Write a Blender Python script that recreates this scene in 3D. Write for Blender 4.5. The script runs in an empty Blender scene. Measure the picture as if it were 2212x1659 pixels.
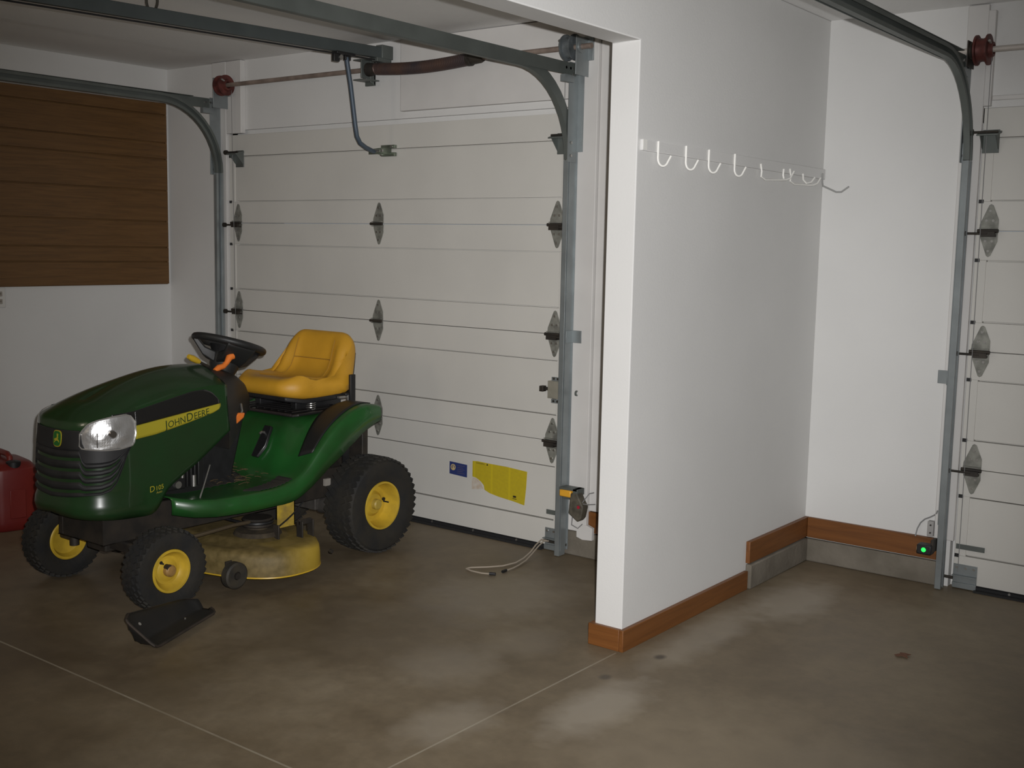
import bpy, bmesh, math, random
from mathutils import Vector, Matrix, noise
random.seed(7)
PI = math.pi
sc = bpy.context.scene
COL = sc.collection

# ------------------------------------------------------------------ camera, world, lights, exposure
CP = Vector((5.7142, -4.5519, 1.5252)); YAW, PITCH, ROLL, FPX = -0.6535, -0.1221, 0.0195, 2445.68
fw = Vector((math.sin(YAW)*math.cos(PITCH), math.cos(YAW)*math.cos(PITCH), math.sin(PITCH)))
rt0 = Vector((math.cos(YAW), -math.sin(YAW), 0)); up0 = rt0.cross(fw)
rt = math.cos(ROLL)*rt0 + math.sin(ROLL)*up0; up = -math.sin(ROLL)*rt0 + math.cos(ROLL)*up0
cam = bpy.data.cameras.new('camera'); camo = bpy.data.objects.new('camera', cam); COL.objects.link(camo)
M = Matrix((rt, up, -fw)).transposed().to_4x4(); M.translation = CP
camo.matrix_world = M
cam.sensor_width = 36; cam.lens = FPX/2212*36; cam.clip_start = .02
sc.camera = camo
sc.view_settings.view_transform = 'Standard'; sc.view_settings.look = 'None'
sc.view_settings.gamma = 1; sc.view_settings.exposure = 0; sc.view_settings.use_curve_mapping = False

w = bpy.data.worlds.new('world'); sc.world = w; w.use_nodes = True
w.node_tree.nodes['Background'].inputs[0].default_value = (.8, .9, 1, 1)
w.node_tree.nodes['Background'].inputs[1].default_value = 0.3

# the camera's own flash, a hand's breadth above and right of the lens
fl = bpy.data.lights.new('camera_flash', 'SPOT'); fl.energy = 780; fl.color = (1, .99, .985)
fl.shadow_soft_size = .012; fl.spot_size = math.radians(68); fl.spot_blend = 1.
flo = bpy.data.objects.new('camera_flash', fl); COL.objects.link(flo)
ML = M.copy(); ML.translation = CP + rt*.045 + up*.055; flo.matrix_world = ML
# added fill lamp for warm ambient light, unseen, out of the view
bl = bpy.data.lights.new('ambient_fill_lamp', 'POINT'); bl.energy = 20; bl.color = (1, .85, .68); bl.shadow_soft_size = .25
blo = bpy.data.objects.new('ambient_fill_lamp', bl); COL.objects.link(blo); blo.location = (1.4, -4.6, 2.3)

# ------------------------------------------------------------------ materials
MT = {}
def mat(name, color, rough=.6, metal=0., bump=0., bscale=60., var=0., vscale=5., coat=0., spec=.5, second=None, trans=0., det=4.):
    if name in MT: return MT[name]
    m = bpy.data.materials.new(name); m.use_nodes = True; nt = m.node_tree; b = nt.nodes['Principled BSDF']
    b.inputs['Base Color'].default_value = (*color, 1); b.inputs['Roughness'].default_value = rough
    b.inputs['Metallic'].default_value = metal; b.inputs['Coat Weight'].default_value = coat
    b.inputs['Specular IOR Level'].default_value = spec; b.inputs['Transmission Weight'].default_value = trans
    tc = nt.nodes.new('ShaderNodeTexCoord')
    if var or second:
        n = nt.nodes.new('ShaderNodeTexNoise'); n.inputs['Scale'].default_value = vscale; n.inputs['Detail'].default_value = det
        nt.links.new(tc.outputs['Object'], n.inputs['Vector'])
        r = nt.nodes.new('ShaderNodeValToRGB'); nt.links.new(n.outputs['Fac'], r.inputs['Fac'])
        c2 = second if second else tuple(max(0, c*(1-var)) for c in color)
        c1 = color if second else tuple(min(1, c*(1+var*.5)) for c in color)
        r.color_ramp.elements[0].position = .35; r.color_ramp.elements[0].color = (*c2, 1)
        r.color_ramp.elements[1].position = .65; r.color_ramp.elements[1].color = (*c1, 1)
        nt.links.new(r.outputs['Color'], b.inputs['Base Color'])
    if bump:
        n2 = nt.nodes.new('ShaderNodeTexNoise'); n2.inputs['Scale'].default_value = bscale; n2.inputs['Detail'].default_value = 3
        nt.links.new(tc.outputs['Object'], n2.inputs['Vector'])
        bp = nt.nodes.new('ShaderNodeBump'); bp.inputs['Strength'].default_value = bump; bp.inputs['Distance'].default_value = .01
        nt.links.new(n2.outputs['Fac'], bp.inputs['Height']); nt.links.new(bp.outputs['Normal'], b.inputs['Normal'])
    MT[name] = m; return m

paint_white = mat('wall_paint', (.66, .655, .64), .75, bump=.06, bscale=140, var=.035, vscale=1.6)
paint_ceil = mat('ceiling_paint', (.84, .835, .82), .85, bump=.15, bscale=120, var=.03, vscale=2)
paint_door = mat('door_paint', (.60, .585, .545), .5, bump=.03, bscale=160, var=.04, vscale=2.2)
paint_trim = mat('trim_paint', (.62, .605, .585), .6, var=.05, vscale=4)
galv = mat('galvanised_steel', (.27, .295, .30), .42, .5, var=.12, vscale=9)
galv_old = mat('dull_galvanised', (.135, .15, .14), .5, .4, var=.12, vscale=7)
galv_green = mat('zinc_hinge', (.26, .26, .23), .45, .35, var=.35, vscale=25)
rust = mat('rusty_steel', (.19, .085, .055), .7, .3, second=(.11, .06, .05), vscale=18)
shaft_m = mat('weathered_shaft', (.33, .26, .22), .55, .4, var=.3, vscale=12)
spring_m = mat('oily_spring', (.11, .065, .05), .5, .4, second=(.06, .05, .055), vscale=7)
drum_red = mat('red_drum', (.12, .032, .026), .55, .3, var=.4, vscale=25)
drum_grey = mat('grey_drum', (.17, .19, .2), .5, .5, var=.3, vscale=25)
rail_m = mat('opener_rail_steel', (.085, .10, .10), .5, .3, var=.12, vscale=7)
arm_m = mat('dark_blue_grey_arm', (.075, .10, .13), .5, .3)
black = mat('black_plastic', (.013, .013, .014), .5, var=.3, vscale=20)
black_soft = mat('black_rubber', (.012, .012, .012), .8, bump=.15, bscale=90, second=(.022, .019, .014), vscale=12)
black_seal = mat('black_seal', (.012, .012, .013), .75)
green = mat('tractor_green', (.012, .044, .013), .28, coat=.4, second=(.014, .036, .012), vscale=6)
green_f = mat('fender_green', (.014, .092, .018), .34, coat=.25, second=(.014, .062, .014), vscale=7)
yellow = mat('tractor_yellow', (.62, .40, .03), .4, var=.15, vscale=9)
yellow_seat = mat('seat_vinyl', (.58, .30, .022), .5, bump=.08, bscale=260, var=.1, vscale=6)
yellow_wheel = mat('wheel_yellow', (.60, .40, .035), .42, second=(.45, .30, .03), vscale=14)
stripe_y = mat('stripe_yellow', (.38, .32, .024), .4)
orange = mat('orange_plastic', (.75, .19, .03), .4)
chrome = mat('chrome', (.72, .72, .72), .36, .85, bump=.35, bscale=22)
steel = mat('bare_steel', (.45, .44, .42), .35, .9)
dark_metal = mat('dark_greasy_metal', (.03, .027, .024), .6, .4, second=(.055, .045, .035), vscale=12)
red_can = mat('red_polyethylene', (.15, .012, .012), .45, second=(.19, .02, .012), vscale=4)
conc_curb = mat('curb_concrete', (.19, .168, .135), .9, bump=.25, bscale=45, second=(.135, .118, .092), vscale=6)
rope_m = mat('pull_rope', (.34, .29, .23), .9)
white_pl = mat('white_plastic', (.62, .61, .58), .45)
white_wire = mat('white_coated_wire', (.78, .77, .73), .45)
grey_wire = mat('grey_wire', (.22, .22, .22), .5)
sensor_y = mat('sensor_yellow', (.72, .36, .03), .45)
label_y = None

def nodemat(name):
    m = bpy.data.materials.new(name); m.use_nodes = True
    return m, m.node_tree, m.node_tree.nodes['Principled BSDF']
def N(nt, t, **k):
    n = nt.nodes.new(t)
    for a, v in k.items():
        if a.startswith('i_'): n.inputs[a[2:].replace('_', ' ')].default_value = v
        else: setattr(n, a, v)
    return n
def ramp(nt, src, stops):
    r = nt.nodes.new('ShaderNodeValToRGB'); nt.links.new(src, r.inputs['Fac'])
    e = r.color_ramp.elements
    e[0].position, e[0].color = stops[0][0], (*stops[0][1], 1); e[1].position, e[1].color = stops[-1][0], (*stops[-1][1], 1)
    for p, c in stops[1:-1]:
        q = e.new(p); q.color = (*c, 1)
    return r
def mixc(nt, fac, a, b, mode='MIX'):
    m = nt.nodes.new('ShaderNodeMix'); m.data_type = 'RGBA'; m.blend_type = mode
    for s, v in ((0, fac), (6, a), (7, b)):
        if hasattr(v, 'default_value') or hasattr(v, 'is_linked'): nt.links.new(v, m.inputs[s])
        elif s == 0: m.inputs[0].default_value = v
        else: m.inputs[s].default_value = (*v, 1)
    return m.outputs[2]

# concrete floor with stains, pale efflorescence patches and saw-cut joints
def floor_material():
    m, nt, b = nodemat('floor_concrete')
    tc = N(nt, 'ShaderNodeTexCoord')
    n1 = N(nt, 'ShaderNodeTexNoise', i_Scale=1.9, i_Detail=8., i_Roughness=.68); nt.links.new(tc.outputs['Object'], n1.inputs['Vector'])
    base = ramp(nt, n1.outputs['Fac'], [(.30, (.140, .103, .060)), (.5, (.20, .155, .098)), (.72, (.265, .215, .145))]).outputs['Color']
    n2 = N(nt, 'ShaderNodeTexNoise', i_Scale=14., i_Detail=6., i_Roughness=.7); nt.links.new(tc.outputs['Object'], n2.inputs['Vector'])
    fine = ramp(nt, n2.outputs['Fac'], [(.3, (.80, .80, .80)), (.7, (1.0, 1.0, 1.0))]).outputs['Color']
    col = mixc(nt, 1., base, fine, 'MULTIPLY')
    sep = N(nt, 'ShaderNodeSeparateXYZ'); nt.links.new(tc.outputs['Object'], sep.inputs[0])
    def blob(x, y, rx, ry, c, amt, ang=0):
        nonlocal col
        mp = N(nt, 'ShaderNodeMapping', vector_type='TEXTURE'); mp.inputs['Location'].default_value = (x, y, 0)
        mp.inputs['Rotation'].default_value = (0, 0, ang); mp.inputs['Scale'].default_value = (rx, ry, 50)
        nt.links.new(tc.outputs['Object'], mp.inputs['Vector'])
        nz = N(nt, 'ShaderNodeTexNoise', i_Scale=9., i_Detail=5.); nt.links.new(tc.outputs['Object'], nz.inputs['Vector'])
        ln = N(nt, 'ShaderNodeVectorMath', operation='LENGTH'); nt.links.new(mp.outputs[0], ln.inputs[0])
        ad = N(nt, 'ShaderNodeMath', operation='MULTIPLY_ADD'); nt.links.new(nz.outputs['Fac'], ad.inputs[0]); ad.inputs[1].default_value = 1.0
        nt.links.new(ln.outputs['Value'], ad.inputs[2])
        mr = N(nt, 'ShaderNodeMapRange', clamp=True); nt.links.new(ad.outputs[0], mr.inputs['Value'])
        mr.inputs['From Min'].default_value = 1.65; mr.inputs['From Max'].default_value = .95; mr.inputs['To Max'].default_value = amt
        col = mixc(nt, mr.outputs[0], col, c)
    pale = (.40, .355, .29)
    blob(3.76, -1.50, .13, .30, pale, .62); blob(3.78, .02, .17, .34, pale, .5); blob(3.45, -1.90, .13, .22, pale, .38)
    blob(3.12, -1.52, .2, .22, pale, .28); blob(3.70, -.62, .11, .5, pale, .38); blob(2.75, -.75, .32, .42, pale, .35)
    blob(3.20, -1.15, .15, .2, pale, .2); blob(4.5, -1.6, .8, .5, (.30, .245, .17), .4)
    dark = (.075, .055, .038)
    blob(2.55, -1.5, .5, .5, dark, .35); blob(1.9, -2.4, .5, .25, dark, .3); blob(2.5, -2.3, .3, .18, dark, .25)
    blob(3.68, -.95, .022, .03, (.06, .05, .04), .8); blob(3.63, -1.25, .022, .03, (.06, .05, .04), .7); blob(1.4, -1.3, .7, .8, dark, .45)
    # control joints: one continuing the partition line, one across it (slightly paler lines of dust)
    def joint(axis, pos, lo, hi, other, wd=.006):
        nonlocal col
        c_ = sep.outputs[axis]; o_ = sep.outputs[other]
        a = N(nt, 'ShaderNodeMath', operation='SUBTRACT'); nt.links.new(c_, a.inputs[0]); a.inputs[1].default_value = pos
        ab = N(nt, 'ShaderNodeMath', operation='ABSOLUTE'); nt.links.new(a.outputs[0], ab.inputs[0])
        lt = N(nt, 'ShaderNodeMath', operation='LESS_THAN'); nt.links.new(ab.outputs[0], lt.inputs[0]); lt.inputs[1].default_value = wd
        l2 = N(nt, 'ShaderNodeMath', operation='GREATER_THAN'); nt.links.new(o_, l2.inputs[0]); l2.inputs[1].default_value = lo
        l3 = N(nt, 'ShaderNodeMath', operation='LESS_THAN'); nt.links.new(o_, l3.inputs[0]); l3.inputs[1].default_value = hi
        m1 = N(nt, 'ShaderNodeMath', operation='MULTIPLY'); nt.links.new(lt.outputs[0], m1.inputs[0]); nt.links.new(l2.outputs[0], m1.inputs[1])
        m2 = N(nt, 'ShaderNodeMath', operation='MULTIPLY'); nt.links.new(m1.outputs[0], m2.inputs[0]); nt.links.new(l3.outputs[0], m2.inputs[1])
        n = N(nt, 'ShaderNodeTexNoise', i_Scale=5., i_Detail=3.); nt.links.new(tc.outputs['Object'], n.inputs['Vector'])
        m3 = N(nt, 'ShaderNodeMath', operation='MULTIPLY'); nt.links.new(m2.outputs[0], m3.inputs[0]); nt.links.new(n.outputs['Fac'], m3.inputs[1])
        col = mixc(nt, m3.outputs[0], col, (.42, .38, .30))
    joint(0, 3.53, -20, -1.02, 1, .0036); joint(1, -2.44, -5, 3.53, 0, .004)
    nt.links.new(col, b.inputs['Base Color'])
    rr = ramp(nt, n1.outputs['Fac'], [(.3, (.42,)*3), (.7, (.62,)*3)]); nt.links.new(rr.outputs['Color'], b.inputs['Roughness'])
    bp = N(nt, 'ShaderNodeBump', i_Strength=.12, i_Distance=.006); nt.links.new(n2.outputs['Fac'], bp.inputs['Height']); nt.links.new(bp.outputs['Normal'], b.inputs['Normal'])
    return m
floor_mat = floor_material()

def wood_material(name, c1, c2, c3, axis=1, sc_=1., rough=.5):
    m, nt, b = nodemat(name); tc = N(nt, 'ShaderNodeTexCoord')
    mp = N(nt, 'ShaderNodeMapping'); s = [38*sc_, 38*sc_, 38*sc_]; s[axis] = 2.2*sc_; mp.inputs['Scale'].default_value = s
    nt.links.new(tc.outputs['Object'], mp.inputs['Vector'])
    n = N(nt, 'ShaderNodeTexNoise', i_Scale=1., i_Detail=6., i_Roughness=.65, i_Distortion=.6); nt.links.new(mp.outputs[0], n.inputs['Vector'])
    r = ramp(nt, n.outputs['Fac'], [(.25, c1), (.5, c2), (.78, c3)]); nt.links.new(r.outputs['Color'], b.inputs['Base Color'])
    b.inputs['Roughness'].default_value = rough
    bp = N(nt, 'ShaderNodeBump', i_Strength=.12, i_Distance=.004); nt.links.new(n.outputs['Fac'], bp.inputs['Height']); nt.links.new(bp.outputs['Normal'], b.inputs['Normal'])
    return m
panel_wood = wood_material('panel_wood', (.085, .042, .013), (.135, .066, .019), (.175, .088, .028), 1, 1.4)
base_wood = wood_material('stained_baseboard', (.095, .034, .009), (.165, .060, .014), (.215, .083, .021), 1, .8, .45)
base_wood_x = wood_material('stained_baseboard_cross', (.095, .034, .009), (.165, .060, .014), (.215, .083, .021), 0, .8, .45)

# mower deck paint: yellow under a crust of dried clippings on the upward faces
def deck_material():
    m, nt, b = nodemat('dusty_deck_yellow'); tc = N(nt, 'ShaderNodeTexCoord')
    n = N(nt, 'ShaderNodeTexNoise', i_Scale=7., i_Detail=7., i_Roughness=.7); nt.links.new(tc.outputs['Object'], n.inputs['Vector'])
    sep = N(nt, 'ShaderNodeSeparateXYZ'); nt.links.new(tc.outputs['Object'], sep.inputs[0])
    # dirt crust is thick towards the front (x) and on the top, thin at the rear skirt
    mx = N(nt, 'ShaderNodeMapRange', clamp=True); nt.links.new(sep.outputs[0], mx.inputs['Value']); mx.inputs['From Min'].default_value = .50; mx.inputs['From Max'].default_value = .74
    mz = N(nt, 'ShaderNodeMapRange', clamp=True); nt.links.new(sep.outputs[2], mz.inputs['Value']); mz.inputs['From Min'].default_value = .150; mz.inputs['From Max'].default_value = .185
    mxx = N(nt, 'ShaderNodeMath', operation='MAXIMUM'); nt.links.new(mx.outputs[0], mxx.inputs[0]); nt.links.new(mz.outputs[0], mxx.inputs[1])
    a = N(nt, 'ShaderNodeMath', operation='MULTIPLY_ADD', use_clamp=True); nt.links.new(n.outputs['Fac'], a.inputs[0]); a.inputs[1].default_value = 1.1; a.inputs[2].default_value = -.72
    s = N(nt, 'ShaderNodeMath', operation='ADD', use_clamp=True); nt.links.new(mxx.outputs[0], s.inputs[0]); nt.links.new(a.outputs[0], s.inputs[1])
    n3 = N(nt, 'ShaderNodeTexNoise', i_Scale=30., i_Detail=5.); nt.links.new(tc.outputs['Object'], n3.inputs['Vector'])
    dirt = ramp(nt, n3.outputs['Fac'], [(.3, (.055, .042, .022)), (.7, (.145, .108, .052))]).outputs['Color']
    k = N(nt, 'ShaderNodeMath', operation='MULTIPLY'); nt.links.new(s.outputs[0], k.inputs[0]); k.inputs[1].default_value = .9
    col = mixc(nt, k.outputs[0], (.56, .38, .03), dirt)
    nt.links.new(col, b.inputs['Base Color']); b.inputs['Roughness'].default_value = .65
    bp = N(nt, 'ShaderNodeBump', i_Strength=.15, i_Distance=.003); nt.links.new(n3.outputs['Fac'], bp.inputs['Height']); nt.links.new(bp.outputs['Normal'], b.inputs['Normal'])
    return m
deck_mat = deck_material()

def sticker_material():          # printed warning sheet: three columns of fine text lines
    m, nt, b = nodemat('printed_warning_yellow'); tc = N(nt, 'ShaderNodeTexCoord')
    sep = N(nt, 'ShaderNodeSeparateXYZ'); nt.links.new(tc.outputs['Object'], sep.inputs[0])
    wv = N(nt, 'ShaderNodeMath', operation='MULTIPLY'); nt.links.new(sep.outputs[2], wv.inputs[0]); wv.inputs[1].default_value = 2*PI/.0062
    sn = N(nt, 'ShaderNodeMath', operation='SINE'); nt.links.new(wv.outputs[0], sn.inputs[0])
    n = N(nt, 'ShaderNodeTexNoise', i_Scale=70., i_Detail=2.); nt.links.new(tc.outputs['Object'], n.inputs['Vector'])
    ad = N(nt, 'ShaderNodeMath', operation='MULTIPLY_ADD'); nt.links.new(n.outputs['Fac'], ad.inputs[0]); ad.inputs[1].default_value = 2.2; nt.links.new(sn.outputs[0], ad.inputs[2])
    # column gutters every 0.117 m
    fr = N(nt, 'ShaderNodeMath', operation='MULTIPLY'); nt.links.new(sep.outputs[0], fr.inputs[0]); fr.inputs[1].default_value = 1/.117
    fc = N(nt, 'ShaderNodeMath', operation='FRACT'); nt.links.new(fr.outputs[0], fc.inputs[0])
    g = N(nt, 'ShaderNodeMath', operation='GREATER_THAN'); nt.links.new(fc.outputs[0], g.inputs[0]); g.inputs[1].default_value = .1
    gt = N(nt, 'ShaderNodeMath', operation='GREATER_THAN'); nt.links.new(ad.outputs[0], gt.inputs[0]); gt.inputs[1].default_value = 1.15
    mu = N(nt, 'ShaderNodeMath', operation='MULTIPLY'); nt.links.new(g.outputs[0], mu.inputs[0]); nt.links.new(gt.outputs[0], mu.inputs[1])
    k = N(nt, 'ShaderNodeMath', operation='MULTIPLY'); nt.links.new(mu.outputs[0], k.inputs[0]); k.inputs[1].default_value = .38
    nt.links.new(mixc(nt, k.outputs[0], (.56, .44, .018), (.20, .15, .02)), b.inputs['Base Color']); b.inputs['Roughness'].default_value = .5
    return m
label_y = sticker_material()
label_blue = mat('sticker_blue', (.03, .045, .16), .45)
ink = mat('sticker_ink', (.03, .025, .01), .6)
gold = mat('sticker_gold', (.55, .42, .2), .5)
stain_res = mat('glue_residue', (.50, .40, .30), .7, second=(.58, .54, .48), vscale=40)
led_mat = bpy.data.materials.new('green_led'); led_mat.use_nodes = True
_b = led_mat.node_tree.nodes['Principled BSDF']; _b.inputs['Base Color'].default_value = (.02, .5, .08, 1)
_b.inputs['Emission Color'].default_value = (.03, 1, .12, 1); _b.inputs['Emission Strength'].default_value = 1.1
lens_mat = mat('lamp_lens', (.95, .95, .95), .05, trans=1.)

# ------------------------------------------------------------------ mesh helpers
class MB:
    def __init__(s): s.bm = bmesh.new()
    def box(s, c, size, rot=None):
        vs = bmesh.ops.create_cube(s.bm, size=1)['verts']
        for v in vs: v.co = Vector((v.co.x*size[0], v.co.y*size[1], v.co.z*size[2]))
        if rot: bmesh.ops.rotate(s.bm, verts=vs, cent=(0, 0, 0), matrix=rot)
        bmesh.ops.translate(s.bm, verts=vs, vec=c); return s
    def b2(s, x0, x1, y0, y1, z0, z1): return s.box(((x0+x1)/2, (y0+y1)/2, (z0+z1)/2), (abs(x1-x0), abs(y1-y0), abs(z1-z0)))
    def cyl(s, p0, p1, r, seg=24, r2=None):
        p0, p1 = Vector(p0), Vector(p1); d = p1-p0
        vs = bmesh.ops.create_cone(s.bm, cap_ends=True, segments=seg, radius1=r, radius2=r if r2 is None else r2, depth=d.length)['verts']
        bmesh.ops.rotate(s.bm, verts=vs, cent=(0, 0, 0), matrix=d.to_track_quat('Z', 'Y').to_matrix())
        bmesh.ops.translate(s.bm, verts=vs, vec=(p0+p1)/2); return s
    def tube(s, pts, r, seg=10, closed=False):
        pts = [Vector(p) for p in pts]; n = len(pts); rings = []; prev = None
        rr = r if hasattr(r, '__len__') else [r]*n
        for i, p in enumerate(pts):
            if closed: t = (pts[(i+1) % n]-pts[i-1]).normalized()
            else: t = (pts[min(i+1, n-1)]-pts[max(i-1, 0)]).normalized()
            if prev is None: a = t.orthogonal().normalized()
            else: a = (prev - t*prev.dot(t)).normalized()
            prev = a; b = t.cross(a)
            rings.append([s.bm.verts.new(p + (a*math.cos(2*PI*k/seg)+b*math.sin(2*PI*k/seg))*rr[i]) for k in range(seg)])
        for i in range(n if closed else n-1):
            A, B = rings[i], rings[(i+1) % n]
            if closed and i == n-1:
                off = min(range(seg), key=lambda o: (A[0].co-B[o].co).length); B = B[off:]+B[:off]
            for k in range(seg): s.bm.faces.new((A[k], A[(k+1) % seg], B[(k+1) % seg], B[k]))
        if not closed:
            s.bm.faces.new(rings[0][::-1]); s.bm.faces.new(rings[-1])
        return s
    def prism(s, poly, vec):      # poly = list of 3-D points, extruded along vec
        vec = Vector(vec); A = [s.bm.verts.new(p) for p in poly]; B = [s.bm.verts.new(Vector(p)+vec) for p in poly]
        n = len(A); s.bm.faces.new(A[::-1]); s.bm.faces.new(B)
        for i in range(n): s.bm.faces.new((A[i], A[(i+1) % n], B[(i+1) % n], B[i]))
        return s
    def lathe(s, prof, c, axis='Y', seg=48):   # prof = [(offset along axis, radius)]
        c = Vector(c); rings = []
        for a, r in prof:
            ring = []
            for k in range(seg):
                t = 2*PI*k/seg; u, v = r*math.cos(t), r*math.sin(t)
                ring.append(s.bm.verts.new(c + (Vector((u, a, v)) if axis == 'Y' else Vector((a, u, v)) if axis == 'X' else Vector((u, v, a)))))
            rings.append(ring)
        for A, B in zip(rings, rings[1:]):
            for k in range(seg): s.bm.faces.new((A[k], A[(k+1) % seg], B[(k+1) % seg], B[k]))
        if prof[0][1] < .006: s.bm.faces.new(rings[0][::-1])
        if prof[-1][1] < .006: s.bm.faces.new(rings[-1])
        return s
    def grid(s, f, nu, nv, cu=False, cv=False):
        V = [[s.bm.verts.new(f(i, j)) for j in range(nv)] for i in range(nu)]
        for i in range(nu if cu else nu-1):
            for j in range(nv if cv else nv-1):
                s.bm.faces.new((V[i][j], V[(i+1) % nu][j], V[(i+1) % nu][(j+1) % nv], V[i][(j+1) % nv]))
        return V
    def sweep(s, prof, frames):   # frames = [(origin, axis_p, axis_q)], prof closed polygon
        rings = [[s.bm.verts.new(o + a*p + b*q) for p, q in prof] for o, a, b in frames]
        n = len(prof)
        for A, B in zip(rings, rings[1:]):
            for k in range(n): s.bm.faces.new((A[k], A[(k+1) % n], B[(k+1) % n], B[k]))
        s.bm.faces.new(rings[0][::-1]); s.bm.faces.new(rings[-1]); return s
    def build(s, name, m, parent=None, smooth=False, bevel=0., bseg=2, solid=0., subsurf=0, angle=None, origin=None):
        bmesh.ops.remove_doubles(s.bm, verts=s.bm.verts, dist=1e-6)
        bmesh.ops.recalc_face_normals(s.bm, faces=s.bm.faces)
        me = bpy.data.meshes.new(name); 
        if origin is not None: bmesh.ops.translate(s.bm, verts=s.bm.verts, vec=-Vector(origin))
        s.bm.to_mesh(me); s.bm.free()
        o = bpy.data.objects.new(name, me); COL.objects.link(o); me.materials.append(m)
        if origin is not None: o.location = origin
        if parent: o.parent = parent
        if smooth:
            for p in me.polygons: p.use_smooth = True
            me.set_sharp_from_angle(angle=math.radians(angle or 40))
        if solid:
            md = o.modifiers.new('thick', 'SOLIDIFY'); md.thickness = solid; md.offset = -1
        if bevel:
            md = o.modifiers.new('bevel', 'BEVEL'); md.width = bevel; md.segments = bseg; md.limit_method = 'ANGLE'; md.angle_limit = math.radians(35)
            for p in me.polygons: p.use_smooth = True
            me.set_sharp_from_angle(angle=math.radians(40))
        if subsurf:
            md = o.modifiers.new('sub', 'SUBSURF'); md.levels = subsurf; md.render_levels = subsurf
        return o
def thing(name, label, cat, loc=(0, 0, 0), rotz=0., group=None):
    o = bpy.data.objects.new(name, None); COL.objects.link(o); o.empty_display_size = .1
    o.location = loc; o.rotation_euler = (0, 0, rotz); tag(o, label, cat, group); return o
def tag(o, label, cat, group=None):
    o['label'] = label; o['category'] = cat
    if group: o['group'] = group
    return o
def struct(o, label=None):
    o['kind'] = 'structure'
    return o
def bolts(par, m, items, name='bolt'):      # every screw or bolt head its own object
    for p0, p1, r, seg in items:
        b = MB(); b.cyl(p0, p1, r, seg); b.build(name, m, par, smooth=True)
def rotx(a): return Matrix.Rotation(a, 3, 'X')
def roty(a): return Matrix.Rotation(a, 3, 'Y')
def rotz(a): return Matrix.Rotation(a, 3, 'Z')
def text_bm(runs, fn, thick):
    """runs = [(string, size)] set in one line; fn maps (u, v, offset) to a point; returns an MB"""
    mb = MB(); x = 0.
    for body, size in runs:
        cu = bpy.data.curves.new('txt', 'FONT'); cu.body = body; cu.size = size; cu.resolution_u = 3
        ob = bpy.data.objects.new('txt', cu); COL.objects.link(ob)
        bpy.context.view_layer.update()
        me = bpy.data.meshes.new_from_object(ob.evaluated_get(bpy.context.evaluated_depsgraph_get()))
        wd = max((v.co.x for v in me.vertices), default=0)
        bm = bmesh.new(); bm.from_mesh(me)
        bmesh.ops.subdivide_edges(bm, edges=[e for e in bm.edges if e.calc_length() > size*.3], cuts=1)
        mp = {}
        for v in bm.verts: mp[v] = mb.bm.verts.new(fn(x+v.co.x, v.co.y, thick))
        for f in bm.faces:
            try: mb.bm.faces.new([mp[v] for v in f.verts])
            except ValueError: pass
        bm.free(); bpy.data.objects.remove(ob); bpy.data.curves.remove(cu); bpy.data.meshes.remove(me)
        x += wd + size*.09
    mb.width = x; return mb
def interp(tab, x):
    if x <= tab[0][0]: return tab[0][1]
    for (a, fa), (b, fb) in zip(tab, tab[1:]):
        if x <= b:
            t = (x-a)/(b-a); return fa+(fb-fa)*t
    return tab[-1][1]
def sinterp(tab, x):     # smooth (catmull-rom) table lookup
    n = len(tab)
    if x <= tab[0][0]: return tab[0][1]
    if x >= tab[-1][0]: return tab[-1][1]
    for i in range(n-1):
        if x <= tab[i+1][0]:
            a, fa = tab[i]; b, fb = tab[i+1]; t = (x-a)/(b-a)
            ma = (fb-tab[i-1][1])/(b-tab[i-1][0]) if i > 0 else (fb-fa)/(b-a)
            mb_ = (tab[i+2][1]-fa)/(tab[i+2][0]-a) if i+2 < n else (fb-fa)/(b-a)
            h = b-a; t2, t3 = t*t, t*t*t
            return (2*t3-3*t2+1)*fa + (t3-2*t2+t)*h*ma + (-2*t3+3*t2)*fb + (t3-t2)*h*mb_

# ------------------------------------------------------------------ the room
XL, XW, XR, ZC, ZO = -.6406, 3.41, 3.532, 2.603, 2.261
YP, YB = -.987, .7176          # partition's free end, deeper back wall of the right bay
XE, YE = 7.6, -8.2             # far right wall and the wall behind the viewer
D1 = (0., 2.555); D2 = (4.2556, 7.0)

f = MB(); f.b2(XL-.3, XE+.3, YE-.3, 1.1, -.12, 0); struct(f.build('floor', floor_mat))
c = MB(); c.b2(XL-.3, XE+.3, YE-.3, 1.1, ZC, ZC+.1); struct(c.build('ceiling', paint_ceil))
c = MB(); c.b2(XL-.15, XL, YE, 1.0, 0, ZC); struct(c.build('wall_left', paint_white))
c = MB(); c.b2(XE, XE+.15, YE, 1.0, 0, ZC); struct(c.build('wall_right', paint_white))
c = MB(); c.b2(XL-.15, XE+.15, YE-.15, YE, 0, ZC); struct(c.build('wall_front', paint_white))
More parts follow.
